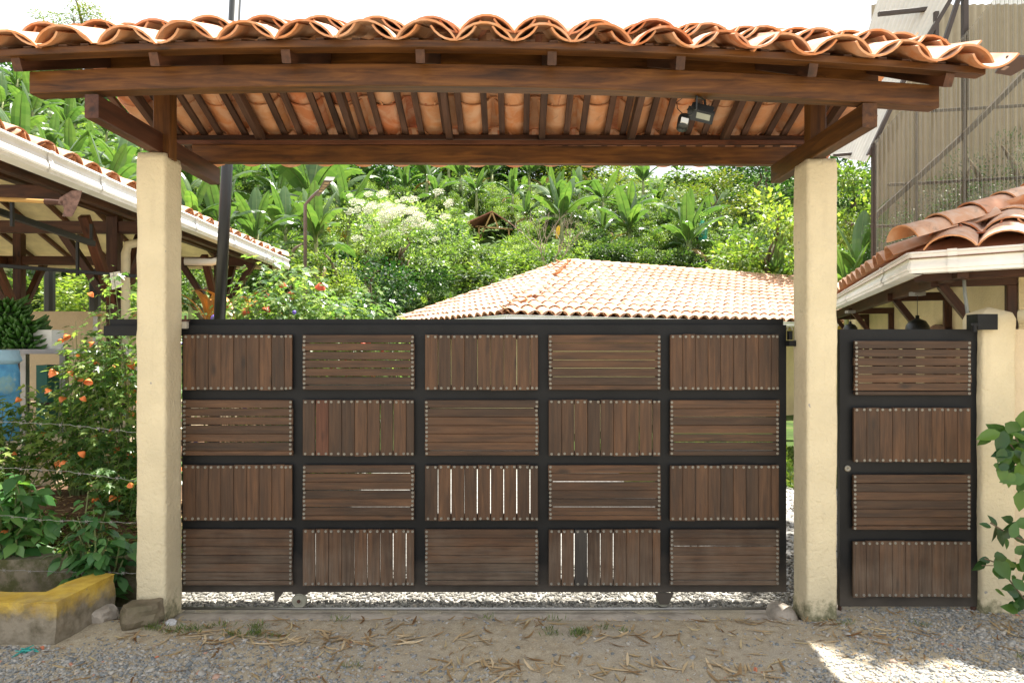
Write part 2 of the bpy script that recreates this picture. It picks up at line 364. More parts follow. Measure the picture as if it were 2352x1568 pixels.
# ------------------------------------------------------------------ pillars
def plaster_pillar(name, label, x0, x1, y0, y1, z0, z1, dome=0, seed=0, mat=None, flare=0):
    mb = MB(); nz = int((z1-z0)/.045); cx, cy = (x0+x1)/2, (y0+y1)/2; hw, hd = (x1-x0)/2, (y1-y0)/2
    prof = []; r_ = .022; K = 6
    for (sx, sy, a0) in ((1,1,0),(-1,1,90),(-1,-1,180),(1,-1,270)):
        for i in range(4):
            t = R(a0+30*i); prof.append((sx*(hw-r_)+r_*math.cos(t), sy*(hd-r_)+r_*math.sin(t)))
    full = []
    for i in range(len(prof)):
        a, b = prof[i], prof[(i+1) % len(prof)]; d = math.hypot(b[0]-a[0], b[1]-a[1]); n = max(1, int(d/.045))
        for k in range(n): full.append((a[0]+(b[0]-a[0])*k/n, a[1]+(b[1]-a[1])*k/n))
    n = len(full); rows = []
    zs = [z0+(z1-z0)*i/nz for i in range(nz+1)]
    for i, z in enumerate(zs):
        sc = 1.0; t = z1-z
        if dome: sc = 1 if t > dome else math.sqrt(max(0.0, 1-(1-t/dome)**2))*.97+.03
        elif t < .03: sc = .94+.06*t/.03
        fl = 1+flare*max(0, 1-(z-z0)/.35)**2
        rows.append([(x*sc*fl, y*sc*fl, z) for x, y in full])
    vs = []
    for row in rows:
        for x, y, z in row:
            q = Vector((cx+x, cy+y, z)); d = noise.noise(q*5+Vector((seed, 0, 0)))*.007+noise.noise(q*18+Vector((seed, 0, 0)))*.0035
            L_ = math.hypot(x, y) or 1; vs.append((q.x+x/L_*d, q.y+y/L_*d, z+(d if z > z1-.02 else 0)))
    fs = [(i*n+j, i*n+(j+1) % n, (i+1)*n+(j+1) % n, (i+1)*n+j) for i in range(nz) for j in range(n)]
    fs.append(tuple(nz*n+j for j in range(n)))
    mb.add(vs, fs); o = obj(name, mb, mat or M_cream, smooth=True); tag(o, label, 'pillar', 'cream plastered gate pillars'); return o
plaster_pillar('gate_pillar', 'cream plastered pillar at the left end of the sliding gate, rock at its mossy foot', -2.637, -2.430, 4.75, 4.995, -.05, 3.225, 0, 1)
plaster_pillar('gate_pillar', 'cream plastered pillar between the sliding gate and the narrow pedestrian gate', 2.035, 2.250, 4.75, 4.995, -.05, 3.185, 0, 5, flare=.04)
plaster_pillar('gate_pillar', 'short round-topped cream pillar right of the pedestrian gate, with black hinge', 3.292, 3.530, 4.80, 5.03, -.03, 2.162, .09, 9)
mb = MB(); mb.box((3.53,4.88,-.05),(3.75,4.98,2.0)); o = obj('boundary_wall', mb, M_cream2); tag(o, 'plain cream wall edge at the far right behind the hibiscus leaves', 'wall')

# ------------------------------------------------------------------ sill, rail, kerbs, rock
mb = MB()
for i in range(24):
    x0 = -2.45+i*(4.55/24); x1 = x0+4.55/24
    za = -.052+.004*noise.noise(Vector((x0*3, 0, 0))); zb = -.052+.004*noise.noise(Vector((x1*3, 0, 0)))
    mb.add([(x0,4.80+.02*noise.noise(Vector((x0*2,7,0))),-.10),(x1,4.80+.02*noise.noise(Vector((x1*2,7,0))),-.10),(x1,5.10,-.10),(x0,5.10,-.10),(x0,4.83,za-.02),(x1,4.83,zb-.02),(x1,5.10,zb-.03),(x0,5.10,za-.03)],
           [(4,5,6,7),(0,1,5,4),(2,3,7,6)])
o = obj('concrete_sill', mb, M_conc, smooth=True); o['kind'] = 'structure'
mb = MB(); mb.tube([(-2.45,5.035,-.052),(-1,5.035,-.056),(.5,5.035,-.058),(1.9,5.03,-.050)], .011, 8); o = obj('ground_rail', mb, M_steel, smooth=True)
tag(o, 'thin round steel rail on the concrete sill that the sliding gate rolls on', 'rail')
mb = MB(); mb.box((2.26,4.84,-.09),(3.25,5.3,-.004)); o = obj('threshold_slab', mb, M_conc); o['kind'] = 'structure'
# rounded curb stone by the right pillar
mb = MB(); mb.lathe((0,0,0), [(.001,.07),(.06,.065),(.10,.045),(.125,.0),(.13,-.05)], 12)
o = obj('curb_stone', mb, M_conc, M=T(1.93,4.93,-.045) @ Matrix.Diagonal((.75,1.4,.8,1)), smooth=True); tag(o, 'small pale concrete hump at the foot of the pillar where the rail ends', 'stone')
def rough_block(name, poly, z0, z1, mat, step=.05, amp=.010, seed=0):
    mb = MB(); pts = []
    n = len(poly)
    for i in range(n):
        a, b = Vector(poly[i]), Vector(poly[(i+1) % n]); k = max(1, int((b-a).length/step))
        for j in range(k): pts.append(a+(b-a)*j/k)
    nz = max(2, int((z1-z0)/step)); m_ = len(pts); cen = sum(pts, Vector((0,0)))/m_
    vs = []
    for i in range(nz+2):
        z = z0+(z1-z0)*min(i, nz)/nz
        for q in pts:
            v = Vector((q.x, q.y, z)); d = amp*(noise.noise(v*7+Vector((seed,0,0)))+.6*noise.noise(v*22))
            if i == nz+1:
                # inner ring, slightly in and flat: a worn arris
                dirn = Vector((0,0));
                vs.append((q.x, q.y, z+d)); continue
            if i == nz: v.z -= .010
            vs.append((v.x+d, v.y+d*.8, v.z+(d if i > nz-1 else 0)))
    fs = [(i*m_+j, i*m_+(j+1) % m_, (i+1)*m_+(j+1) % m_, (i+1)*m_+j) for i in range(nz+1) for j in range(m_)]
    fs.append(tuple((nz+1)*m_+j for j in range(m_))); mb.add(vs, fs); return obj(name, mb, mat)
o = rough_block('yellow_kerb', [(-5.0,4.31),(-2.89,4.30),(-2.85,4.87),(-3.03,4.89),(-3.09,4.50),(-5.0,4.49)], -.06, .262, M_yellow, seed=3)
tag(o, 'low L-shaped concrete kerb with worn yellow paint at bottom left', 'kerb')
o = rough_block('garden_kerb', [(-6,5.16),(-2.66,5.13),(-2.66,5.28),(-6,5.32)], -.08, .275, M_mosscon, .06, .012, 8)
tag(o, 'low mossy concrete edging wall in front of the planting bed', 'kerb')
mb = MB(); bm_pts = []
import bmesh
def boulder(name, c, s, mat, seed, label, cat='rock'):
    bm = bmesh.new(); bmesh.ops.create_icosphere(bm, subdivisions=3, radius=1)
    for v in bm.verts:
        d = 1+.34*noise.noise(v.co*1.6+Vector((seed,0,0)))+.10*noise.noise(v.co*4.5+Vector((seed,4,0)))
        q = v.co*d; q = Vector((max(-.8, min(.8, q.x)), q.y, min(q.z, .72))); v.co = Vector((q.x*s[0], q.y*s[1], q.z*s[2]))
    me = bpy.data.meshes.new(name); bm.to_mesh(me); bm.free(); me.materials.append(mat)
    o = inst(name, me, T(c) @ Matrix.Rotation(.3*seed, 4, 'Z')); tag(o, label, cat); return o
boulder('rock', (-2.53,4.64,.05), (.16,.12,.125), M_rock, 2, 'large brown angular rock leaning on the foot of the left pillar')
boulder('rock', (-2.86,4.72,.02), (.11,.09,.075), M_conc, 5, 'small grey lump of concrete at the end of the yellow kerb')
boulder('rock', (-2.33,4.63,.0), (.045,.035,.03), plain('pale_stone', (.5,.5,.5), .8), 7, 'pale grey fist-size stone on the dirt right of the brown rock')

# ------------------------------------------------------------------ sliding gate
YG = 5.03; YS = 5.008
gx = lambda px, Y=YG: (px-CX)/F*Y
gz = lambda py, Y=YG: H+(CY-py)/F*Y
gate = thing('sliding_gate', 'wide black steel sliding gate with twenty slatted timber panels, on wheels', 'gate', (gx(1110), 5.05, .07))
mb = MB()
def bar(px0, py0, px1, py1, Y=YG, d=.04): mb.box((gx(px0,Y), Y, gz(py1,Y)), (gx(px1,Y), Y+d, gz(py0,Y)))
xb = [(418,433),(663,707),(942,987),(1226,1270),(1507,1548),(1779,1806)]
yb = [(746,779),(884,928),(1035,1077),(1181,1224),(1331,1359)]
for a, b in yb: bar(418, a, 1806, b)
for i, (a, b) in enumerate(xb):
    for j in range(4): bar(a, yb[j][1], b, yb[j+1][0])
# bead round each panel opening
obj('frame', mb, M_black, gate)
mb = MB(); mb.box((gx(255,5.09),5.075,gz(746,5.09)), (gx(1797,5.09),5.115,gz(733,5.09)))
mb.box((gx(255,5.09),5.072,gz(745,5.09)-.012), (gx(1797,5.09),5.09,gz(745,5.09)-.002)); obj('top_guide', mb, M_black, gate)
mb = MB(); mb.box((gx(238),YG,gz(771)), (gx(417.5),YG+.06,gz(748))); obj('guide_arm', mb, M_black, gate)
def unit_slat(L_, wd, th, mat, name='slat'):
    ch = .003; a, b = wd/2, th/2
    mb = MB(); sec = [(-a,b),(-a,-b+ch),(-a+ch,-b),(a-ch,-b),(a,-b+ch),(a,b)]
    k = len(sec); vs = [(x, z, y) for x in (-L_/2, L_/2) for (z, y) in sec]   # local: x length, y width, z depth(front = -)
    vs = [(x, z, y) for (x, z, y) in vs]
    fs = [(j, (j+1) % k, k+(j+1) % k, k+j) for j in range(k)]+[tuple(reversed(range(k))), tuple(range(k, 2*k))]
    return mb.add(vs, fs).mesh(name, mat)
def screw_mesh():
    mb = MB(); n = 10
    prof = [(.0100, 0), (.0100, -.002), (.0088, -.0036), (.0056, -.0038), (.0048, -.0012), (.0006, -.0012)]
    for r_, y in prof:
        for j in range(n):
            t = 2*math.pi*j/n; mb.v.append((r_*math.cos(t), y, r_*math.sin(t)))
    for i in range(len(prof)-1):
        for j in range(n): mb.f.append((i*n+j, i*n+(j+1) % n, (i+1)*n+(j+1) % n, (i+1)*n+j))
    return mb.mesh('screw', M_screw, True)
SCREW = screw_mesh()
slat_cache = {}
def panel(parent, px0, py0, px1, py1, vertical, n, Y, rnd, gaps=(), narrow_last=.5, special=None, screws=None):
    x0, x1 = gx(px0, Y), gx(px1, Y); z1, z0 = gz(py0, Y), gz(py1, Y); th = .02
    span = (x1-x0) if vertical else (z1-z0); wd = span/(n-1+narrow_last)
    for k in range(n):
        ww = wd if k < n-1 else wd*narrow_last
        a = k*wd; b = a+ww
        g0 = .0009+rnd.random()*.0010
        if k in gaps: g0 = .0034+rnd.random()*.0030
        b2 = b-g0
        c = (a+b2)/2; sw = b2-a; ln = ((z1-z0) if vertical else (x1-x0))+rnd.uniform(-.004, .004)
        mat = M_slat
        if special and k in special: mat = special[k]
        key = (round(ln, 3), round(sw, 4), mat.name)
        if key not in slat_cache: slat_cache[key] = unit_slat(ln, sw, th, mat)
        dy = rnd.uniform(-.002, .002); off = rnd.uniform(-.003, .003); tilt = rnd.uniform(-.0018, .0018)
        if vertical:
            M = T(x0+c, Y-th/2+dy, (z0+z1)/2+off) @ Matrix.Rotation(R(90)+tilt, 4, 'Y')
            # local x -> world -z ; local y(width) must map to world x, depth to y
            M = T(x0+c, Y-th/2+dy, (z0+z1)/2+off) @ Matrix(((0,1,0,0),(0,0,1,0),(1,0,0,0),(0,0,0,1))) @ Matrix.Rotation(tilt, 4, 'Z')
            zc = [z0+.013, z1-.013]; q = [x0+a+ww*.22, x0+a+ww*.78]
            sp_ = [(x, z) for z in zc for x in q]
        else:
            M = T((x0+x1)/2+off, Y-th/2+dy, z1-c) @ Matrix(((1,0,0,0),(0,0,1,0),(0,-1,0,0),(0,0,0,1))) @ Matrix.Rotation(tilt*.5, 4, 'Z')
            q = [z1-a-ww*.24, z1-a-ww*.76] if k < n-1 else [z1-a-ww*.5]
            sp_ = [(x, z) for z in q for x in (x0+.012, x1-.012)]
        o = inst('slat', slat_cache[key], M, parent)
        if mat is M_slatred: o['label'] = 'reddish newer slat'
        if mat is M_slatgrey: o['label'] = 'grey blackened slat'
        for x, z in sp_: screws.append((x+rnd.uniform(-.002, .002), Y-th+dy-.0002, z+rnd.uniform(-.002, .002)))
rnd = random.Random(11); scr = []
cols = [(423,673),(697,952),(977,1236),(1260,1516),(1538,1787)]; rows = [(769,895),(918,1045),(1067,1193),(1214,1342)]
G = {(0,0):(6,),(1,0):(0,1,2,3,4,5),(2,0):(0,1,3,6),(3,0):(1,2,3,4),(4,0):(),
     (0,1):(0,1,2,4),(1,1):(0,4,5,6),(2,1):(0,5),(3,1):(1,3,6,7),(4,1):(1,3,4,5),
     (0,2):(),(1,2):(0,2,4),(2,2):(0,1,3,4,5,6,7),(3,2):(0,1,3,4,5),(4,2):(1,),
     (0,3):(5,),(1,3):(0,3,4,5,6,7),(2,3):(3,4,5),(3,3):(0,1,2,3,4),(4,3):(1,5)}
for i in range(5):
    for j in range(4):
        v = (i+j) % 2 == 0
        spc = {1: M_slatred} if (i, j) == (1, 1) else ({2: M_slatgrey} if (i, j) == (3, 3) else None)
        panel(gate, cols[i][0], rows[j][0], cols[i][1], rows[j][1], v, 9 if v else 7, YS, rnd, G[(i, j)], .6 if v else .55, spc, scr)
scr.sort(key=lambda s: abs(s[0])+abs(s[2]-1.2))
for s_ in scr[:300]: inst('screw', SCREW, T(s_), gate)
def joined(name, me0, mats, parent, mat, smooth=True):
    n = len(me0.vertices); co = np.empty(n*3); me0.vertices.foreach_get('co', co); co = co.reshape(-1, 3)
    co4 = np.c_[co, np.ones(n)]; polys = [list(p_.vertices) for p_ in me0.polygons]; VV = []; FF = []
    for k, Mx in enumerate(mats):
        VV.append((co4 @ np.array(Mx).T)[:, :3]); FF += [[a+k*n for a in p_] for p_ in polys]
    me = bpy.data.meshes.new(name); me.from_pydata(np.vstack(VV).tolist(), [], FF)
    if len(me0.materials) > 1:
        for q_ in me0.materials: me.materials.append(q_)
        me.polygons.foreach_set('material_index', [p_.material_index for p_ in me0.polygons]*len(mats))
    else: me.materials.append(mat)
    if smooth: me.polygons.foreach_set('use_smooth', [True]*len(me.polygons))
    o = obj(name, me, mat, parent); o['kind'] = 'stuff'; return o
joined('screws', SCREW, [T(s_) for s_ in scr[300:]], gate, M_screw)
M_wheel = plain('cast_wheel', (.26,.25,.19), .6)
for px, py in ((688,1378),(1523,1375)):        # wheels and their forks
    c = P(px, py, 5.05); mb = MB(); n = 24
    prof = [(.020,-.020),(.024,-.012),(.044,-.012),(.050,-.016),(.054,-.012),(.048,0),(.054,.011),(.050,.014)]
    for r_, y in prof:
        for k in range(n): t = 2*math.pi*k/n; mb.v.append((c.x+r_*math.cos(t), c.y+y, c.z+r_*math.sin(t)))
    for i in range(7):
        for k in range(n): mb.f.append((i*n+k, i*n+(k+1) % n, (i+1)*n+(k+1) % n, (i+1)*n+k))
    mb.f.append(tuple(reversed(range(n)))); mb.f.append(tuple(range(7*n, 8*n)))
    wh = obj('wheel', mb, M_wheel, gate)
    mb = MB(); mb.tube([c+Vector((0,-.022,0)), c+Vector((0,-.012,0))], .014, 12); obj('axle', mb, M_rust, wh)
    if px > 1000:
        mb = MB(); mb.prism([(c.x-.07,c.z+.055),(c.x+.075,c.z+.055),(c.x+.035,c.z-.03),(c.x-.03,c.z-.03)][::-1], c.y-.026, c.y-.020); obj('wheel_fork', mb, M_black, gate)
    else:
        mb = MB(); mb.box((c.x-.05,c.y-.012,c.z+.048),(c.x+.06,c.y+.02,c.z+.070)); obj('wheel_fork', mb, M_black, gate)
c = P(637,1368,5.04); mb = MB(); mb.prism([(c.x-.02,c.z+.035),(c.x+.05,c.z+.035),(c.x-.012,c.z-.05),(c.x-.02,c.z-.05)][::-1], 5.03, 5.036); obj('stop_plate', mb, M_black, gate)
c = P(426,748,5.0); mb = MB(); mb.box((c.x-.03,4.985,c.z-.02),(c.x+.015,5.02,c.z+.03)); obj('guide_roller', mb, plain('grey_roller', (.35,.33,.28), .5), gate)
mb = MB(); mb.box((c.x-.045,4.98,c.z+.032),(c.x+.02,5.03,c.z+.042)); mb.tube([(c.x,5.0,c.z+.04),(c.x,5.0,c.z+.075)], .008, 8); obj('roller_bracket', mb, M_rust, gate)
# latch on the right pillar
lt = thing('gate_latch', 'black steel latch box between the sliding gate and the right pillar', 'latch', P(1815,770,4.99))
mb = MB(); mb.box((gx(1808,4.97),4.93,gz(795,4.97)),(gx(1822,4.97)+.03,5.0,gz(782,4.97))); mb.box((gx(1810,4.97),4.95,gz(780,4.97)),(gx(1818,4.97),4.99,gz(760,4.97))); obj('latch_box', mb, M_black, lt)
mb = MB(); mb.tube([P(1814+6*math.cos(R(a)), 758-8*math.sin(R(a)), 4.96) for a in range(0, 181, 20)], .004, 6); obj('hoop', mb, M_steel, lt)

# ------------------------------------------------------------------ pedestrian gate
YP = 4.86
pg = thing('pedestrian_gate', 'narrow black steel pedestrian gate with four slatted timber panels and a round lock', 'gate', (gx(2088,YP), YP, .04))
mb = MB()
def bar2(px0, py0, px1, py1): mb.box((gx(px0,YP), YP, gz(py1,YP)), (gx(px1,YP), YP+.04, gz(py0,YP)))
for a, b in ((756,794),(896,948),(1048,1100),(1203,1253),(1356,1392)): bar2(1929, a, 2246, b)
ybs = [(756,794),(896,948),(1048,1100),(1203,1253),(1356,1392)]
for j in range(4):
    for a, b in ((1929,1972),(2213,2246)): bar2(a, ybs[j][1], b, ybs[j+1][0])
    if j in (0, 2):
        for px in (2022, 2092, 2162): mb.box((gx(px-14,YP), YP+.012, gz(ybs[j+1][0],YP)), (gx(px+14,YP), YP+.03, gz(ybs[j][1],YP)))
obj('frame', mb, M_black, pg)
rnd = random.Random(5); scr = []
panel(pg, 1960, 783, 2226, 907, False, 7, YP-.022, rnd, (0,1,2,3,4,5), .45, None, scr)
panel(pg, 1958, 936, 2226, 1060, True, 9, YP-.022, rnd, (), 1.0, None, scr)
panel(pg, 1957, 1089, 2225, 1215, False, 7, YP-.022, rnd, (0,5), .45, None, scr)
panel(pg, 1957, 1241, 2227, 1368, True, 9, YP-.022, rnd, (), 1.0, None, scr)
for s_ in scr: inst('screw', SCREW, T(s_), pg)
c = P(1946,1075,YP); mb = MB(); mb.lathe((0,0,0), [(.0235,0),(.0235,.006),(.018,.010),(.008,.011),(.007,.007),(.001,.007)], 20)
lk = obj('lock', mb, M_screw, pg, M=T(c.x, YP-.001, c.z) @ Matrix.Rotation(R(90), 4, 'X'), smooth=True)
for py in (1391,):
    mb = MB(); mb.box((gx(1929,YP),YP,-.02),(gx(1929,YP)+.012,YP+.03,gz(1391,YP))); obj('shoe', mb, M_rust, pg)
    mb = MB(); mb.tube([P(2236,1391,YP+.02)+Vector((0,0,0)), P(2236,1405,YP+.02)], .02, 10); obj('pivot', mb, M_rust, pg)
mb = MB(); mb.box((gx(2246,4.76),4.76,gz(757,4.76)),(gx(2292,4.76),4.88,gz(721,4.76))); hg = obj('hinge', mb, M_black, pg)
mb = MB(); mb.tube([P(2238,742,4.74), P(2238,762,4.74)], .016, 10); mb.box((gx(2228,4.74),4.73,gz(748,4.74)),(gx(2252,4.74),4.76,gz(742,4.74))); obj('hinge_pin', mb, M_black, hg)

# ------------------------------------------------------------------ tiled canopy over the gate
ST = .41; YR = 4.84
def bow(x, y):
    return (-.0195*x-.0115*x*x)*max(0, min(1.15, (5.62-y)/1.56))
def zr(y): return 3.55+ST*((y-4.06) if y < YR else (5.62-y))      # rafter underside
can = thing('tiled_canopy', 'timber canopy with clay barrel tile roof over the sliding gate', 'canopy', (-.2, 4.87, 3.2))
beam('front_beam', (-2.885,4.115,3.484), (2.525,4.115,3.484), .11, .132, M_beam, can, seg=16, warp=bow)
beam('rear_beam', (-2.62,5.585,3.437), (2.42,5.585,3.437), .075, .142, M_beam, can, seg=8, warp=lambda x, y: -.004*x)
beam('plate', (-2.75,5.545,3.530), (2.6,5.545,3.530), .05, .035, M_red, can, seg=4)
beam('bracket', (-2.51,4.05,3.300), (-2.51,5.72,3.300), .083, .140, M_red, can)
beam('bracket', (2.108,4.05,3.247), (2.108,5.50,3.262), .088, .142, M_beam, can)
beam('ridge_beam', (-2.87,YR,3.862), (2.56,YR,3.862), .07, .17, M_beam, can, seg=8, warp=bow)
beam('post', (-2.478,4.84,3.20), (-2.478,4.84,3.83), .12, .10, M_beam, can, up=(0,1,0))
beam('post', (2.135,4.85,3.15), (2.135,4.85,3.78), .115, .10, M_beam, can, up=(0,1,0))
RX = [-2.865,-2.08,-1.318,-.535,.225,.965,1.72,2.51]
cs = math.cos(math.atan(ST))
for x in RX:
    for s_ in (0, 1):
        ya, yb_ = (3.93, YR-.036) if s_ == 0 else (5.66, YR+.036)
        za, zb = zr(ya)+.044/cs, zr(yb_)+.044/cs
        dx = random.uniform(-.01, .01)
        beam('rafter', (x+dx,ya,za+bow(x,ya)), (x+dx,yb_,zb+bow(x,yb_)), .052, .086, M_lath if s_ else M_dark, can)
zt = lambda y: zr(y)+.092                      # rafter top
beam('batten', (-3.2,3.93,zt(3.93)+.004), (2.68,3.93,zt(3.93)+.004), .09, .040, M_beam, can, seg=16, warp=bow)
beam('batten', (-3.1,5.70,zt(5.70)+.004), (2.68,5.70,zt(5.70)+.004), .08, .040, M_dark, can, seg=4, warp=lambda x, y: bow(x, 5.5))
beam('batten', (-3.1,4.74,zt(4.76)+.004), (2.68,4.74,zt(4.76)+.004), .05, .036, M_dark, can, seg=8, warp=bow)
PER = .335; X0 = -3.04
k = 0
ncol = 18
for c_ in range(ncol):
    xc = X0+c_*PER+.02                           # pan centre
    for side in (-1, 1):
        xl = xc+side*(.078+.023)
        if xl > 2.72: continue
        for s_ in (0, 1):
            ya, yb_ = (3.90, YR-.02) if s_ == 0 else (5.98, YR+.02)
            o1 = Vector((xl+random.uniform(-.006,.006), ya, zt(ya)+.036+bow(xl, ya))); o2 = Vector((xl, yb_, zt(yb_)+.036+bow(xl, yb_)))
            beam('lath', o1, o2, .048, .030, M_lath, can, ch=.002)
def barrel(chord, rise, Ln, taper, th=.0115, seg=9, sag=False, nl=3):
    """barrel tile, local Y up the slope, 0 at its lower end; apex up unless sag"""
    mb = MB(); rows = []
    def ring(y, ch, ri, t):
        r_ = (ch*ch/4+ri*ri)/(2*ri); a = math.asin(min(1, ch/2/r_)); 
        pts = []
        for i in range(seg+1):
            q = -a+2*a*i/seg; rr = r_+t; z = rr*math.cos(q)-(r_-ri)
            x = rr*math.sin(q)
            pts.append((x, y, z))
        return pts
    n = seg+1; vs = []
    for i in range(nl):
        t = i/(nl-1); ch = chord*(1-taper*t) if not sag else chord*(1-taper+taper*t)
        ri = rise*ch/chord
        vs += ring(t*Ln, ch, ri, th); vs += ring(t*Ln, ch, ri, 0)
    if sag: vs = [(x, y, rise+th-z) for x, y, z in vs]
    fs = []
    for i in range(nl-1):
        b = i*2*n; e = b+2*n
        for j in range(seg):
            fs.append((b+j, b+j+1, e+j+1, e+j)); fs.append((b+n+j+1, b+n+j, e+n+j, e+n+j+1))
        fs.append((b, e, e+n, b+n)); fs.append((b+seg, b+n+seg, e+n+seg, e+seg))
    for j in range(seg):
        fs.append((j+1, j, n+j, n+j+1)); e = (nl-1)*2*n; fs.append((e+j, e+j+1, e+n+j+1, e+n+j))
    if sag: fs = [f[::-1] for f in fs]
    mb.add(vs, fs); me = mb.mesh('tile', M_tile, True); me.materials.append(M_tile_sunlit_worn); mi = [0]*len(fs); k_ = 0
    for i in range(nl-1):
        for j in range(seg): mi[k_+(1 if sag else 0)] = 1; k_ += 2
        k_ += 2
    me.polygons.foreach_set('material_index', mi)  # upper faces take the clay with sunlight painted in, undersides the plain clay
    try: me.set_sharp_from_angle(angle=R(40))
    except Exception: pass
    return me
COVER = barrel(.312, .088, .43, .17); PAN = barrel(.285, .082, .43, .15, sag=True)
def tilt_M(org, e, d, tilt=0, jit=0, rnd=random):
    e = Vector(e).normalized(); d = Vector(d).normalized(); n = e.cross(d)
    M = Matrix(((e.x,d.x,n.x,0),(e.y,d.y,n.y,0),(e.z,d.z,n.z,0),(0,0,0,1)))
    J = Matrix.Rotation(rnd.uniform(-jit, jit), 4, 'Z') @ Matrix.Rotation(tilt+rnd.uniform(-jit, jit)*.5, 4, 'X') @ Matrix.Rotation(rnd.uniform(-jit, jit)*.8, 4, 'Y')
    return T(org) @ M @ J
rt = random.Random(21)
for s_ in (0, 1):
    ye = 3.83 if s_ == 0 else 6.11; sg = 1 if s_ == 0 else -1
    e = (sg, 0, 0); d = Vector((0, sg, ST)).normalized()
    for course in range(3 if s_ == 0 else 4):
        for c_ in range(ncol):
            xc = X0+c_*PER+.02
            for kind in (0, 1):
                x = xc+(PER/2 if kind else 0)
                if kind and c_ == ncol-1: continue
                y = ye+sg*course*.318+(.035*(1 if x < .9 else -.6) if (s_ == 0 and not kind) else 0)
                z = zt(y)+.031+bow(x, y) + (.036*min(course, 1) if s_ == 0 else 0)
                if kind: z += .016
                if kind == 0: z -= .002
                tl = -.045 if s_ == 0 else -.03
                lift = .018 if course else 0
                if s_ == 0 and course == 0: tl = -.02+.03
                M = tilt_M((x+rt.uniform(-.008,.008), y+rt.uniform(-.022,.022), z+lift), e, d, tl, .03, rt)
                inst('clay_tile', COVER if kind else PAN, M, can)
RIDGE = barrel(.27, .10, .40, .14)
for i in range(16):
    x = 2.72-i*.365
    M = tilt_M((x, YR, zt(YR)+.085+bow(x, YR)), (0, 1, 0), (-1, 0, .0), -.03, .02, rt)
    inst('ridge_tile', RIDGE, M, can)
# LED panel at the right end
lp = thing('panel_lamp', 'thin flat brown lamp panel sticking out from the right end of the canopy eave', 'lamp', P(2310,155,3.95))
Pz = lambda px, py, z: P(px, py, (z-H)*F/(CY-py))
mb = MB(); pp = [Pz(2286,169,3.50),Pz(2322,175,3.50),Pz(2380,143,3.50),Pz(2380,131,3.50),Pz(2312,133,3.50)]
n_ = len(pp); mb.add(pp+[v+Vector((0,0,.012)) for v in pp], [tuple(range(n_)), tuple(reversed(range(n_, 2*n_)))]+[((i+1) % n_, i, i+n_, (i+1) % n_+n_) for i in range(n_)])
obj('panel', mb, plain('brown_panel', (.055,.035,.03), .5), lp)
mb = MB(); pp = [Pz(2298,161,3.496),Pz(2307,162,3.496),Pz(2318,154,3.496),Pz(2309,153,3.496)]; mb.add(pp+[v+Vector((0,0,.003)) for v in pp], [(0,1,2,3),(7,6,5,4),(0,4,5,1),(1,5,6,2),(2,6,7,3),(3,7,4,0)]); obj('sensor', mb, plain('pink_plastic', (.35,.25,.22), .5), lp)
# floodlight with motion sensor
fl = thing('floodlight', 'small black floodlight with motion sensor hanging under the front beam', 'lamp', P(1605,218,4.11))
Mf = T(P(1610,262,4.16)) @ Matrix.Rotation(R(-14), 4, 'Z') @ Matrix.Rotation(R(18), 4, 'Y') @ Matrix.Rotation(R(-20), 4, 'X') @ Matrix.Scale(.84, 4)
mb = MB(); mb.obox(Mf @ T(0,0,.02), .16, .10, .05); mb.obox(Mf @ T(0,0,-.012), .19, .125, .02)
for i in range(6): mb.obox(Mf @ T(-.06+i*.024,0,.055), .005, .09, .02)
obj('lamp_body', mb, M_blackp, fl)
mb = MB(); mb.obox(Mf @ T(.022,-.008,-.0235), .10, .062, .003); obj('lamp_glass', mb, plain('frosted_glass', (.34,.36,.30), .25), fl)
a = P(1600,222,4.10); b = P(1618,228,4.18); mb = MB()
mb.tube([Mf @ Vector((-.1,0,.01)), P(1600,250,4.10), a, b, P(1621,250,4.18), Mf @ Vector((.03,.05,.03))], .0075, 6); obj('yoke', mb, M_blackp, fl)
Ms = T(P(1569,282,4.15)) @ Matrix.Rotation(R(14), 4, 'Y') @ Matrix.Rotation(R(-20), 4, 'X')
mb = MB(); mb.lathe((0,0,0), [(.001,.05),(.03,.048),(.036,.03),(.036,-.01),(.034,-.045),(.001,-.05)], 16); s1 = obj('sensor_head', mb, M_blackp, fl, M=Ms, smooth=True)
mb = MB(); mb.obox(Ms @ T(0,-.033,-.012), .045, .012, .036); obj('sensor_lens', mb, plain('sensor_white', (.55,.56,.55), .3), s1)
mb = MB(); mb.tube([P(1575,268,4.15), P(1590,264,4.15)], .008, 6); obj('sensor_arm', mb, M_blackp, fl)
mb = MB(); mb.tube([P(1600,222,4.12), P(1578,218,4.2), P(1555,235,4.3), P(1556,250,4.28), P(1568,262,4.2), P(1574,268,4.16)], .0025, 5); obj('cable', mb, M_blackp, fl)

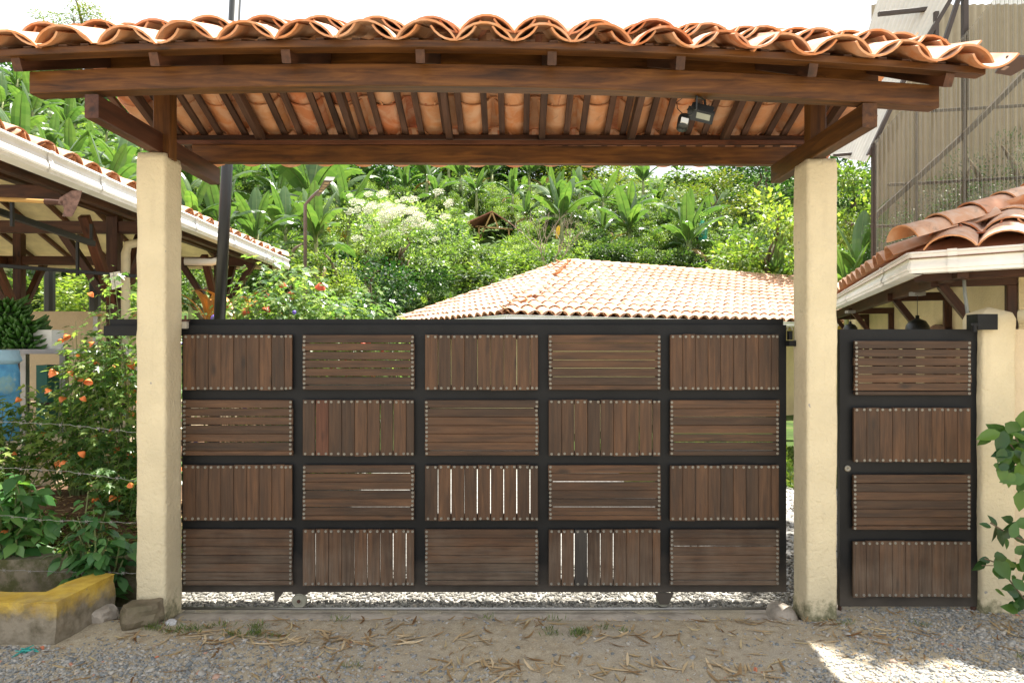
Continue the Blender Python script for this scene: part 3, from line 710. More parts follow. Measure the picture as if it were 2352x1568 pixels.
# ------------------------------------------------------------------ generic tiled roof plane
def roof_tiles(parent, O, e, n_, slope, ncols, smax, clip, per=.335, exp_=.32, indiv=300, rr=None, jit=.03, count=[0]):
    rr = rr or random.Random(3); e = Vector(e).normalized(); n_ = Vector(n_).normalized()
    d = (n_+Vector((0,0,slope))).normalized(); covers = []; pans = []
    nc = int(smax/exp_)
    for c_ in range(ncols):
        for k in range(nc):
            for kind in (0, 1):
                a = (c_+.5*kind)*per+per*.3; s_ = k*exp_
                if not clip(a, s_, kind): continue
                q = O+e*a+d*s_+Vector((0,0,.02+(.016 if kind else 0)+.012*(k > 0)))
                M = tilt_M(q+e*rr.uniform(-.008,.008)+d*rr.uniform(-.02,.02), e, d, -.035, jit, rr)
                (covers if kind else pans).append(M)
    covers.sort(key=lambda M: M.translation.y); 
    for M in covers[:indiv]: inst('clay_tile', COVER, M, parent)
    if covers[indiv:]: joined('far_clay_tiles', COVER, covers[indiv:], parent, M_tile)
    return covers, pans
def hip_caps(parent, p0, p1, lift=.05, step=.34, rr=random.Random(4), indiv=300):
    p0 = Vector(p0); p1 = Vector(p1); d = (p1-p0).normalized(); Ln = (p1-p0).length; e = d.cross(Vector((0,0,1))).normalized()
    for i in range(int(Ln/step)):
        M = tilt_M(p0+d*i*step+Vector((0,0,lift)), e, d, -.04, .025, rr); inst('ridge_tile', RIDGE, M, parent)
M_deck = plain('terracotta_deck', (.33,.15,.08), .9)
def gutter(parent, pts, out_dir, h=.15, dpt=.12, clips=(), z=0):
    """moulded PVC gutter: ogee profile swept along pts (top outer edge)"""
    q_ = h/.15
    prof = [(0,0),(.003,-.014*q_),(-.016,-.018*q_),(-.022,-.045*q_),(-.016,-.070*q_),(-.004,-.095*q_),(.0,-.112*q_),(-.003,-.126*q_),(-.014,-.130*q_),(-.018,-h),(-dpt,-h),(-dpt,0)]
    mb = MB(); k = len(prof); pts = [Vector(p_) for p_ in pts]
    for i, p_ in enumerate(pts):
        o_ = Vector(out_dir[i]).normalized()
        for a, z_ in prof: mb.v.append(tuple(p_+o_*a+Vector((0,0,z_))))
    for i in range(len(pts)-1):
        for j in range(k-1): mb.f.append((i*k+j, i*k+j+1, (i+1)*k+j+1, (i+1)*k+j))
    g_ = obj('gutter', mb, M_white, parent)
    for c_, o_, t in clips:      # joint sleeves
        c_ = Vector(c_); o_ = Vector(o_).normalized(); t = Vector(t).normalized(); mb = MB()
        for s_ in (-.03, .03):
            for a, z_ in prof: mb.v.append(tuple(c_+t*s_+o_*(a+.009)+Vector((0,0,z_*1.04+.004))))
        for j in range(k-1): mb.f.append((j, j+1, k+j+1, k+j))
        obj('gutter_joint', mb, M_white, g_)
    return g_

# ------------------------------------------------------------------ right-hand house
house = thing('house', 'cream house with clay tile roof, white gutter and dark timber brackets at right', 'house', (4.6, 6.5, 0))
P1 = Vector((2.90,5.04,0)); uA = Vector((.323,.946,0)).normalized(); uC = Vector((.79,-.61,0)).normalized()
nA = Vector((uA.y,-uA.x,0)); nC = Vector((-uC.y,uC.x,0)); W0 = Vector((3.96,5.36,0)); ZE = 2.57
A_end = P1+uA*9; C_end = P1+uC*2.6
mb = MB()
def wallq(a, b, z0, z1): mb.add([(a.x,a.y,z0),(b.x,b.y,z0),(b.x,b.y,z1),(a.x,a.y,z1)], [(0,1,2,3)])
wa = W0+uA*10; wc = W0+uC*3
def slab(a, b, th, z0, z1):
    a = Vector(a); b = Vector(b); t = (b-a).normalized(); n_ = Vector((t.y,-t.x,0))*th
    mb.add([(a.x,a.y,z0),(b.x,b.y,z0),(b.x+n_.x,b.y+n_.y,z0),(a.x+n_.x,a.y+n_.y,z0),(a.x,a.y,z1),(b.x,b.y,z1),(b.x+n_.x,b.y+n_.y,z1),(a.x+n_.x,a.y+n_.y,z1)],
           [(0,1,5,4),(1,2,6,5),(2,3,7,6),(3,0,4,7),(4,5,6,7)])
slab(W0, wa, .15, -.1, 2.9); slab(wc, W0, -.15, -.1, 2.9) if False else slab(W0, wc, -.15, -.1, 2.9)
obj('wall', mb, M_wall, house)
hs = .40; dn = Vector((0,0,1))
mb = MB(); s3 = 3.2; w3 = (W0-P1)/.9
def up(p_, s_): return Vector((p_.x, p_.y, ZE-.01+hs*s_))
mb.add([up(P1,0), up(A_end,0), up(A_end+nA*s3,s3), up(P1+w3*s3,s3)], [(0,1,2,3),(3,2,1,0)]) if False else None
for (a, b, c_, d_) in ((P1, A_end, A_end+nA*s3, P1+w3*s3), (C_end, P1, P1+w3*s3, C_end+nC*s3)):
    q = [up(a,0), up(b,0), up(c_,s3), up(d_,s3)]; mb.add(q, [(0,3,2,1)]); mb.add([v-Vector((0,0,.04)) for v in q], [(0,1,2,3)])
hroof = obj('roof', mb, M_deck, house)
mb = MB()
for (a, b, c_, d_) in ((P1, A_end, A_end+nA*.95, P1+w3*.95), (C_end, P1, P1+w3*.95, C_end+nC*.95)):
    mb.add([up(a,0)-dn*.045, up(b,0)-dn*.045, up(c_,.95)-dn*.045, up(d_,.95)-dn*.045], [(0,1,2,3)])
obj('soffit', mb, M_ceil, hroof)
w3n = w3.dot(uA); w3c = w3.dot(uC)
cf = math.cos(math.atan(hs))
# A plane: e must satisfy e x n = up ; n=nA (inward), e = ?
def up_e(n_): return Vector((n_.y, -n_.x, 0))
eA = up_e(nA); eC = up_e(nC)
OA = A_end if eA.dot(uA) < 0 else P1; OC = C_end if eC.dot(uC) < 0 else P1
def clipA(a, s_, kind):
    q = OA+eA*a; al = (q-P1).dot(uA); return al > w3.dot(uA)*s_*cf+.04 and al < 9
def clipC(a, s_, kind):
    q = OC+eC*a; al = (q-P1).dot(uC); return al > w3.dot(uC)*s_*cf+.04 and al < 2.6
cA, pA = roof_tiles(hroof, Vector((OA.x,OA.y,ZE-.03))-nA*.05, eA, nA, hs, 27, 2.4, lambda a, s_, k: clipA(a, s_, k) and (k or s_ > .1), indiv=150)
joined('pan_tiles', PAN, pA, hroof, M_tile)
cC, pC = roof_tiles(hroof, Vector((OC.x,OC.y,ZE-.03))-nC*.03, eC, nC, hs, 8, 2.9, lambda a, s_, k: clipC(a, s_, k) and (k or s_ > .1), indiv=150, rr=random.Random(9))
for M in pC: inst('pan_tile', PAN, M, hroof)
hip_caps(hroof, up(P1,0)-w3*.04, up(P1+w3*2.6,2.6), .10, .34)
od = lambda n_: -n_
go = (-(nA+nC)).normalized()*1.1
gp = [A_end, P1+uA*3, P1+uA*.02, P1+uC*.02, P1+uC*1.1, C_end]
gn = [-nA, -nA, -(nA+nC*.2), -(nC+nA*.2), -nC, -nC]
gp2 = [Vector((p_.x, p_.y, ZE)) for p_ in gp]
gutter(house, gp2, gn, .155, .12, [(Vector((P1.x,P1.y,ZE))+uA*1.05, -nA, uA), (Vector((P1.x,P1.y,ZE))+uC*.28, -nC, uC), (Vector((P1.x,P1.y,ZE))+uC*.72, -nC, uC), (Vector((P1.x,P1.y,ZE))+uA*3.4, -nA, uA)])
ea = P1+nA*.38; beam('eave_beam', (ea.x,ea.y,2.44)+Vector((0,0,0)) if False else Vector((ea.x,ea.y,2.445))+uA*.1, Vector((ea.x,ea.y,2.445))+uA*9, .07, .13, M_dark, house)
eb = P1+nC*.38; beam('eave_beam', Vector((eb.x,eb.y,2.445)), Vector((eb.x,eb.y,2.445))+uC*2.3, .07, .13, M_dark, house)
for t in (.05, 1.88, 4.85, 7.0):
    q = W0+uA*t; zq = 2.405
    beam('bracket_arm', Vector((q.x,q.y,zq))-nA*.60, Vector((q.x,q.y,zq))-nA*.002, .07, .085, M_dark, house)
    beam('bracket_post', Vector((q.x,q.y,zq-.044))-nA*.037, Vector((q.x,q.y,zq-.75))-nA*.037, .07, .07, M_dark, house, up=uA)
    beam('brace', Vector((q.x,q.y,zq-.03))-nA*.52+uA*.0, Vector((q.x,q.y,zq-.68))-nA*.06, .062, .085, M_dark, house, up=uA)
q = W0+uC*.22; zq = 2.405
beam('brace', Vector((q.x,q.y,2.0)), Vector((q.x,q.y,1.55))+nC*.1-Vector((.1,0,0)), .08, .1, M_dark, house, up=uA)
q0 = P1+nA*.5+uA*.55; mb = MB(); mb.tube([Vector((q0.x,q0.y,2.46)), Vector((q0.x+.01,q0.y,2.3)), Vector((q0.x+.04,q0.y,2.08)), Vector((q0.x+.05,q0.y,1.8))], .013, 8); obj('conduit', mb, plain('grey_pvc', (.30,.33,.33), .5), house, smooth=True)
mb = MB(); dp = Vector((P1.x,P1.y,ZE-.15))+uC*1.02-nC*.04; mb.tube([dp, dp+Vector((0,0,-.08)), dp+Vector((0,.02,-.2)), dp+Vector((-.03,.06,-.30)), dp+Vector((-.12,.18,-.335)), dp+Vector((-.22,.3,-.34))], .048, 14); obj('downpipe', mb, M_pipe, house, smooth=True)
# arched window frames on the wall
for t in (2.2, 5.0):
    q = W0+uA*t-nA*.02; mb = MB(); n = 12
    pts = [Vector((q.x,q.y,1.2))+uA*(-.5), Vector((q.x,q.y,1.95))+uA*(-.5)]+[Vector((q.x,q.y,1.95+.17*math.sin(math.pi*k/n)))+uA*(-.5*math.cos(math.pi*k/n)) for k in range(1, n)]+[Vector((q.x,q.y,1.95))+uA*.5, Vector((q.x,q.y,1.2))+uA*.5]
    vs = pts+[p_-nA*.05 for p_ in pts]; m_ = len(pts)
    mb.add(vs, [tuple(range(m_)), tuple(reversed(range(m_, 2*m_)))]+[(i, (i+1) % m_, (i+1) % m_+m_, i+m_) for i in range(m_)])
    obj('shutter', mb, M_red, house)
def pendant(px, pytop, pybox, Y, s_, lab):
    c = P(px, pytop, Y); t = thing('pendant_lamp', lab, 'lamp', c, 'pendant lamps under the house eave')
    mb = MB(); mb.lathe(c, [(.001,0),(.016*s_,0),(.018*s_,-.03*s_),(.03*s_,-.036*s_),(.07*s_,-.055*s_),(.098*s_,-.10*s_),(.105*s_,-.14*s_)], 24); obj('lamp_shade', mb, M_blackp, t, smooth=True)
    q = P(px, pybox, Y); mb = MB(); mb.tube([c, q], .003, 6); obj('cord', mb, M_blackp, t)
    mb = MB(); mb.box((q.x-.05,q.y-.05,q.z),(q.x+.05,q.y+.05,q.z+.035)); obj('mount', mb, plain('grey_box', (.3,.3,.3), .5), t)
pendant(2107, 724, 679, 6.4, 1.0, 'black dome pendant lamp hanging above the pedestrian gate, under the house eave')
pendant(1953, 738, 719, 9.3, .9, 'smaller distant pendant lamp hanging near the right pillar under the eave')

# ------------------------------------------------------------------ back building with hipped roof
bh = thing('back_building', 'low building with sunlit hipped clay tile roof seen over the sliding gate', 'building', (3, 18, 0))
A = Vector((-.13,13.8,2.50)); uf = Vector((.877,.481,0)).normalized(); uh = Vector((-.481,.877,0)).normalized(); WD = 3.98; LB = 17.0
sb = .425; B = A+uh*WD*2; C_ = A+uf*LB
ap = A+uf*WD+uh*WD+Vector((0,0,sb*WD)); ap2 = A+uf*LB+uh*WD+Vector((0,0,sb*WD)); D_ = B+uf*LB
mb = MB(); mb.add([A, C_, ap2, ap, B, D_], [(0,1,2,3),(4,0,3),(4,3,2,5)]); mb.add([v-Vector((0,0,.05)) for v in (A, C_, ap2, ap, B, D_)], [(3,2,1,0),(3,0,4),(5,2,3,4)])
broof = obj('roof', mb, M_deck, bh)
mb = MB(); ins = .7
q = [A+uf*ins+uh*ins, A+uf*LB+uh*ins, A+uf*LB+uh*(2*WD-ins), A+uf*ins+uh*(2*WD-ins)]
mb.add([(v.x,v.y,-.1) for v in q]+[(v.x,v.y,2.6) for v in q], [(0,1,5,4),(1,2,6,5),(2,3,7,6),(3,0,4,7)]); obj('wall', mb, M_wall, bh)
cfb = math.cos(math.atan(sb))
c1, p1_ = roof_tiles(broof, A-uh*.04, uf, uh, sb, 51, WD/cfb, lambda a, s_, k: a > s_*cfb+.05, indiv=250, exp_=.33)
joined('pan_tiles', PAN, p1_, broof, M_tile)
eh = up_e(uf)      # hip end: inward normal = uf
OH = B if eh.dot(uh) < 0 else A
sgn = 1 if eh.dot(uh) > 0 else -1
def cliph(a, s_, k):
    al = a if sgn > 0 else 2*WD-a
    return al > s_*cfb+.05 and al < 2*WD-s_*cfb-.05
c2, p2_ = roof_tiles(broof, OH-uf*.04, eh, uf, sb, 23, WD/cfb, cliph, indiv=110, exp_=.33, rr=random.Random(8))
joined('pan_tiles', PAN, p2_, broof, M_tile)
hip_caps(broof, A+Vector((0,0,.0)), ap, .06, .36); hip_caps(broof, B, ap, .06, .36); hip_caps(broof, ap2, ap+Vector((0,0,.02)), .06, .36)
gutter(bh, [A-uh*.06-uf*.06+Vector((0,0,.03)), C_-uh*.06+Vector((0,0,.03))], [-uh, -uh], .13, .11, [(A+uf*k*2.4-uh*.06+Vector((0,0,.03)), -uh, uf) for k in range(1, 5)])
gutter(bh, [B-uf*.06+Vector((0,0,.03)), A-uf*.06-uh*.06+Vector((0,0,.03))], [-uf, -uf], .13, .11)

# ------------------------------------------------------------------ left pavilion
pav = thing('pavilion', 'open timber pavilion with clay tile roof and white gutter left of the gate', 'pavilion', (-5.5, 8, .9))
E0 = Vector((-3.75,4.2,3.422)); E1 = Vector((-4.12,12.25,3.422)); uP = (E1-E0).normalized(); nP = Vector((-uP.y,uP.x,0))
if nP.x > 0: nP = -nP
WP = 3.5; sp_l = .38; RZ = Vector((0,0,sp_l*WP))
E0b = E0-uP*1.2
apP = E1-uP*WP+nP*WP+RZ; r0 = E0b+nP*WP+RZ; F1 = E1+nP*2*WP; F0 = E0b+nP*2*WP
mb = MB(); vs = [E0b, E1, apP, r0, F1, F0]; mb.add([v+Vector((0,0,.0)) for v in vs], [(0,1,2,3),(1,4,2),(4,5,3,2)]); proof = None
for f in range(len(mb.f)): mb.f[f] = mb.f[f]
proof = obj('roof', mb, M_deck, pav)
mb = MB(); mb.add([v-Vector((0,0,.05)) for v in vs], [(3,2,1,0),(2,4,1),(2,3,5,4)]); obj('ceiling', mb, M_ceil, pav)
eP = up_e(nP); OP = E0b if eP.dot(uP) > 0 else E1
tot = (E1-E0b).length; cfp = math.cos(math.atan(sp_l))
def clipP(a, s_, k):
    al = a if eP.dot(uP) > 0 else tot-a
    return al < tot-s_*cfp-.05
c3, p3_ = roof_tiles(proof, OP+nP*.03+Vector((0,0,.01)), eP, nP, sp_l, int(tot/.335), 1.4, clipP, indiv=120, rr=random.Random(15))
joined('pan_tiles', PAN, p3_, proof, M_tile)
hip_caps(proof, E1, apP, .06, .36)
gp = [E0b-nP*.09+Vector((0,0,.02)), E1-nP*.09+Vector((0,0,.02))]
cl = [(E0-nP*.09+uP*k*1.167+Vector((0,0,.02)), -nP, uP) for k in (.35, 1.1, 1.75, 2.6, 3.5, 4.6, 5.8, 6.6)]
gutter(pav, gp, [-nP, -nP], .175, .14, cl)
# far hip eave board and gutter
mb = MB(); gutter(pav, [E1+uP*.05+Vector((0,0,.02)), F1+uP*.05+Vector((0,0,.02))], [uP, uP], .13, .11)
beam('fascia', E1-Vector((0,0,.10))-uP*.12, F1-Vector((0,0,.10))-uP*.12, .03, .14, M_ceil, pav)
# eave beams, posts, braces, ties
bx = .80
e_in = lambda al, off, z: E0+uP*(al*1.167)+nP*off+Vector((0,0,z))
beam('eave_beam', e_in(-1.2, bx, .06), e_in(6.8, bx, .06), .10, .16, M_dark, pav)
beam('rafter_plate', e_in(-1.2, .22, -.12), e_in(6.8, .22, -.12), .08, .10, M_dark, pav)
FL = .95
posts = [(3.35, bx), (6.1, bx), (.2, bx+3.4), (3.35, bx+3.4), (6.1, bx+3.2)]
for al, off in posts:
    q = e_in(al, off, 0)
    beam('post', (q.x,q.y,FL), (q.x,q.y,3.52 if off < 2 else 4.1), .13, .13, M_dark, pav, up=uP)
    for sg in (-1, 1):
        beam('brace', Vector((q.x,q.y,2.40))+uP*.03*sg, Vector((q.x,q.y,3.3))+uP*.62*sg, .085, .10, M_red if sg < 0 else M_dark, pav, up=nP)
    if off < 2: beam('brace', Vector((q.x,q.y,2.45))-nP*.05, Vector((q.x,q.y,3.25))-nP*.55, .085, .10, M_dark, pav, up=uP)
    beam('brace', Vector((q.x,q.y,2.40))+nP*.05, Vector((q.x,q.y,3.25))+nP*.62, .085, .10, M_dark, pav, up=uP)
for al in (.2, 1.8, 3.35, 6.1): beam('tie_beam', e_in(al, .3, -.14), e_in(al, 5.4, -.14), .09, .14, M_dark, pav)
beam('tie_beam', e_in(.2, bx+3.4, -.16), e_in(6.5, bx+3.4, -.16), .09, .14, M_dark, pav)
for k in range(12):
    al = -.8+k*.66; beam('rafter', e_in(al, .05, -.09+.02), e_in(al, WP, -.09+sp_l*WP), .05, .07, M_dark, pav)
for k in range(9):
    al = .5+k*.62; q = E1+nP*(al)-uP*.05-Vector((0,0,.085)); rl = max(.15, min(al, 2*WP-al, 2.4)-.12); q2 = q-uP*rl+Vector((0,0,sp_l*rl)); beam('rafter', q, q2, .05, .07, M_red, pav)
mb = MB(); q = e_in(3.35, bx, 0)+Vector((.16,-.05,0))
mb.tube([q+Vector((.32,.1,-.30)), q+Vector((.12,.05,-.32)), q+Vector((.03,.0,-.35)), q+Vector((0,0,-.45)), q+Vector((0,0,-2.3))], .05, 12); obj('downpipe', mb, M_pipe, pav, smooth=True)
mb = MB(); q = e_in(4.35, 0, -.15); mb.tube([q+Vector((.02,0,.02)), q+Vector((.02,0,-.14)), q+Vector((-.03,0,-.22)), q+Vector((-.12,-.02,-.25)), q+Vector((-.45,-.1,-.25))], .05, 12); obj('downpipe', mb, M_white, pav, smooth=True)
mb = MB(); mb.box((-11.5,6.55,-.2),(-4.4,12.4,FL)); obj('plinth', mb, M_cream2, pav)
mb = MB(); mb.box((-11.5,12.0,FL),(-6.1,12.15,FL+1.55)); o = obj('half_wall', mb, M_cream2, pav)
# hanging black rail frame
mb = MB(); a = P(-20,598,6.6); b = P(310,633,7.6)
beam('hanging_rail', P(-40,607,6.9), P(313,634,7.9), .03, .04, M_blackp, pav); beam('hanging_rail', P(-20,480,6.2), P(215,560,7.4), .05, .06, M_blackp, pav)
for px, y0, y1, Y in ((28,440,520,6.3),(210,515,560,7.4),(178,540,634,7.7)): beam('hanger', P(px,y0,Y), P(px,y1,Y), .03, .03, M_blackp, pav, up=(0,1,0))
for px, Y in ((114, 12.8), (218, 12.4)):
    q = P(px,640,Y); beam('round_post', (q.x,q.y,1.0), (q.x,q.y,3.3), .17, .17, M_blackp, pav, up=(0,1,0), ch=.045)
# things in the pavilion
q = P(265,612,6.9); nb = thing('notice', 'white printed paper notice hung on the pavilion post', 'notice', P(265,645,6.9))
mb = MB(); qs = [P(252,627,6.92),P(275,623,6.92),P(279,659,6.9),P(257,665,6.9)]; mb.add(qs+[v+Vector((0,.004,0)) for v in qs], [(3,2,1,0),(4,5,6,7),(0,1,5,4),(1,2,6,5),(2,3,7,6),(3,0,4,7)]); obj('sheet', mb, plain('paper', (.72,.70,.62), .8, var=.04), nb)
mb = MB()
for k, (w0, w1) in enumerate(((.3,.7),(.15,.85),(.12,.88),(.12,.6),(.12,.75),(.12,.5),(.12,.7),(.2,.85),(.2,.8))):
    t0 = .09+k*.095; h_ = .035 if k in (1,) else .018
    f = lambda u, v: (qs[0].lerp(qs[1], u)).lerp(qs[3].lerp(qs[2], u), v)+Vector((0,-.002,0))
    mb.add([f(w0,t0), f(w1,t0), f(w1,t0+h_), f(w0,t0+h_)], [(3,2,1,0)])
obj('printed_lines', mb, plain('ink', (.12,.12,.13), .8), nb)
mb = MB(); hoe = thing('hoe', 'garden hoe with bamboo handle and rusty blade hung sideways under the pavilion gutter', 'hoe', P(150,463,5.3))
beam('handle', P(-150,450,5.3), P(106,463,5.3), .032, .032, M_bamboo, hoe, ch=.01); beam('socket', P(104,463,5.3), P(147,466,5.3), .042, .042, M_rust, hoe, ch=.012)
poly = [(141,456),(150,449),(165,438),(185,437),(181,457),(173,480),(165,498),(146,498),(150,483),(148,474),(138,469)]
mb = MB(); pl = [P(a, b, 5.3) for a, b in poly]; mb.prism([(v.x, v.z) for v in pl], 5.285, 5.291)
mb.v = [(x, y+(.25*(x-P(150,450,5.3).x)), z) for x, y, z in mb.v]; obj('blade', mb, plain('rusty_blade', (.17,.10,.08), .55, .4, .5, 30), hoe)
# barrel
br = thing('barrel', 'blue plastic barrel standing on the plinth at the left edge', 'barrel', P(-5,1010,6.75))
q = P(-12,1010,6.75); mb = MB(); hB = .90
pr = [(.001,0),(.19,0),(.20,.03),(.205,.2),(.215,.22),(.215,.25),(.205,.27),(.205,.45),(.215,.47),(.215,.50),(.205,.52),(.205,.66),(.19,.72),(.185,.75)]
mb.lathe((0,0,0), pr, 28); m = NM('blue_plastic'); p = m.world(); c = m.ramp(m.noise(p, 7, 6, .7), [(.35, (.05,.22,.46)), (.6, (.10,.36,.62)), (.72, (.35,.5,.6))]); m.col(m.mix(m.ramp(m.noise(p, 3, 4), [(.58, 0), (.68, .7)]), c, (.36,.42,.2))); m.rough(.5); M_bl = m.m
obj('body', mb, M_bl, br, M=T(q), smooth=True)
mb = MB(); mb.lathe((0,0,0), [(.186,.75),(.225,.78),(.22,.80),(.205,.84),(.20,.885),(.19,.89),(.001,.895)], 28); obj('lid', mb, plain('pale_blue_plastic', (.30,.48,.62), .5), br, M=T(q), smooth=True)
# counter and green plantain bunches
ct = thing('counter', 'grey topped work counter inside the pavilion behind the flowering shrub', 'counter', (-5.2,7.4,FL))
mb = MB(); mb.box((P(30,0,7.3).x,7.2,1.80),(P(330,0,7.3).x,8.0,1.85)); obj('counter_top', mb, plain('grey_metal', (.30,.29,.30), .4, .3), ct)
for px in (60,150,240,325):
    q = P(px,0,7.3); mb = MB(); mb.box((q.x-.03,7.25,FL),(q.x+.03,7.31,1.80)); obj('leg', mb, M_steel, ct)
mb = MB(); mb.box((P(60,0,7.3).x,7.28,1.25),(P(320,0,7.3).x,7.9,1.28)); obj('shelf', mb, M_dark, ct)
mb = MB(); mb.box((P(36,0,7.0).x,7.3,FL),(P(62,0,7.0).x,7.5,1.68)); o = obj('green_crate', mb, plain('teal_plastic', (.02,.16,.13), .5)); tag(o, 'dark teal plastic crate standing behind the blue barrel', 'crate')
mb = MB(); q = P(112,742,7.5); mb.box((q.x-.10,7.4,1.852),(q.x+.10,7.6,2.06)); o = obj('white_box', mb, M_white); tag(o, 'white box on the counter beside the plantains', 'box')
def banana_finger():
    mb = MB(); pts = [(0,0,0),(.03,0,.004),(.07,0,.02),(.11,0,.05),(.135,0,.085)]; mb.tube(pts, [.008,.019,.023,.018,.006], 7); return mb.mesh('finger', plain('green_banana', (.045,.13,.02), .4, 0, .3), True)
FING = banana_finger(); rb = random.Random(2)
for bi, (px, py, hh, rr_, lab) in enumerate(((15,790,.55,.26,'large heap of green plantains at the left edge of the counter'),(62,790,.34,.20,'smaller heap of green plantains beside the large one'))):
    c = P(px, py, 7.45); c.z = 1.852; mats = []
    hl = int(hh/.055)
    for l_ in range(hl):
        r2 = rr_*(1-.62*l_/hl); nn = max(6, int(2*math.pi*r2/.045))
        for k in range(nn):
            a = 2*math.pi*(k+rb.random()*.5)/nn
            mats.append(T(c+Vector((r2*.62*math.cos(a), r2*.62*math.sin(a), .02+l_*.055))) @ Matrix.Rotation(a, 4, 'Z') @ Matrix.Rotation(rb.uniform(-.1,.5), 4, 'Y') @ Matrix.Rotation(rb.uniform(-.4,.4), 4, 'X'))
    t = thing('plantain_heap', lab, 'plantains', c, 'green plantains on the counter')
    mb = MB(); mb.lathe(c, [(rr_*.7,0),(rr_*.6,hh*.4),(rr_*.25,hh*.85),(.001,hh*.95)], 12); obj('stalk', mb, plain('stalk_green', (.03,.07,.015), .8), t)
    if len(mats) < 290:
        for M in mats: inst('plantain', FING, M, t)
tb = thing('table', 'small bamboo-topped steel table behind the counter', 'table', P(300,760,9.0))
mb = MB(); a = P(228,722,9.0); b = P(345,722,9.0); mb.box((a.x,8.8,a.z-.03),(b.x,9.3,a.z)); obj('table_top', mb, M_bamboo, tb)
for px in (235,300,338): q = P(px,722,9.0); mb = MB(); mb.box((q.x-.03,8.85,FL),(q.x+.03,8.91,a.z-.03)); obj('leg', mb, M_steel, tb)

# ------------------------------------------------------------------ translucent shed behind the house
sh = thing('greenhouse', 'tall shed of translucent ribbed sheets with pale corrugated roof behind the house', 'greenhouse', (8, 12, 0))
YW = 12.0
mb = MB(); wl = .0765; x = P(2007,0,YW).x; x1 = P(2420,0,YW).x+2
def topz(x_):
    px = CX+x_/YW*F; py = 327-(px-2007)*1.19; return H+(CY-py)/F*YW
cols_ = []
while x < x1:
    for s_ in range(6):
        cols_.append((x+wl*s_/6, .030*math.sin(2*math.pi*s_/6)))
    x += wl
vs = []; 
for (x_, dy) in cols_: vs += [(x_, YW+dy, .3), (x_, YW+dy, topz(x_))]
mb.add(vs, [(2*i, 2*i+2, 2*i+3, 2*i+1) for i in range(len(cols_)-1)])
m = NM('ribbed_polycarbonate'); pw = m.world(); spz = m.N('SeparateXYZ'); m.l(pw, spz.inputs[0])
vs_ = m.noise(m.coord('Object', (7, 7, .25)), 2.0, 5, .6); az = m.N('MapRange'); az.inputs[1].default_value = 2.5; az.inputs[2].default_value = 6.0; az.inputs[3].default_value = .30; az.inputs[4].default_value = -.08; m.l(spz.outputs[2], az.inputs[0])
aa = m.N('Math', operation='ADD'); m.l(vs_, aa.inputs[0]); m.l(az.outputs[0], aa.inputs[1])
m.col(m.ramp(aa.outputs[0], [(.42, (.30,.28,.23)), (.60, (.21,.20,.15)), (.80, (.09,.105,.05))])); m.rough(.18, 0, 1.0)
tr = m.N('BsdfTransparent'); tr.inputs[0].default_value = (.93,.9,.8,1); tl_ = m.N('BsdfTranslucent'); tl_.inputs[0].default_value = (.22,.20,.15,1)
m1 = m.N('MixShader'); m1.inputs[0].default_value = .35; m.l(m.b.outputs[0], m1.inputs[1]); m.l(tl_.outputs[0], m1.inputs[2])
m2 = m.N('MixShader'); lw = m.N('LayerWeight'); lw.inputs[0].default_value = .5; m.l(m.ramp(lw.outputs['Facing'], [(.08, .58), (.35, .10)]), m2.inputs[0]); m.l(m1.outputs[0], m2.inputs[1]); m.l(tr.outputs[0], m2.inputs[2]); m.l(m2.outputs[0], m.out.inputs[0]); M_poly = m.m
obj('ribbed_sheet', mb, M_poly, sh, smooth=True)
M_brown = plain('brown_steel', (.045,.032,.024), .5)
def pbar(px0, py0, px1, py1, Y, w_=.07): beam('frame_bar', P(px0,py0,Y), P(px1,py1,Y), w_, w_, M_brown, sh, up=(0,1,0))
pbar(1995,357,2085,165,YW+.08); pbar(2085,165,2182,0,YW+.08); pbar(2182,0,2300,-190,YW+.08)
pbar(2150,95,2150,28,YW+.1); pbar(2150,240,2150,95,YW+.1,.05); pbar(2165,110,2204,-10,YW+.12); pbar(2216,250,2216,-30,YW+.12,.09)
pbar(2007,500,2235,290,YW+.3,.09); pbar(2235,290,2400,120,YW+.3,.09); pbar(2000,520,2400,512,YW+.35,.05); pbar(2040,425,2400,405,YW+.35,.05); pbar(2140,255,2400,240,YW+.35,.05); pbar(2216,600,2216,240,YW+.4,.06)
pbar(2007,625,2007,330,YW+.05,.07); pbar(2105,600,2105,225,YW+.4,.05)
# roof sheet underside
Ys = 12.05; Yf = 13.3
mb = MB(); near = [P(1990,372,Ys), P(2178,0,Ys), P(2290,-222,Ys)]; far = [P(1908,358,Yf), P(2015,0,Yf), P(2110,-300,Yf)]; NS = 90
for i in range(NS+1):
    t = i/NS
    for k in range(3):
        q = near[k].lerp(far[k], t); q = q+Vector((-.4,0,.2)).normalized()*(.018*math.sin(i*2*math.pi/6)); mb.v.append(tuple(q))
for i in range(NS):
    for k in range(2): mb.f.append((i*3+k, i*3+k+1, (i+1)*3+k+1, (i+1)*3+k))
obj('roof_sheet', mb, NM('x').m if False else plain('pale_sheet', (.60,.58,.52), .5, var=.05), sh, smooth=True)
pbar(2018,33,2148,20,12.35,.07); pbar(1985,275,2030,268,12.35,.07); pbar(1915,357,1996,350,12.6,.05)
# interior: tall cream screen and leaning shade planting
mb = MB(); xs0 = P(2012,0,15).x
mb2 = MB(); k = 0; x = xs0
while x < xs0+9: mb2.v += [(x,15.2+.03*math.sin(k*1.05),.0),(x,15.2+.03*math.sin(k*1.05),9.5)]; x += .03; k += 1
mb2.f = [(2*i,2*i+2,2*i+3,2*i+1) for i in range(k-1)]
obj('back_screen', mb2, plain('cream_screen', (.36,.31,.22), .8, var=.06), sh, smooth=True)

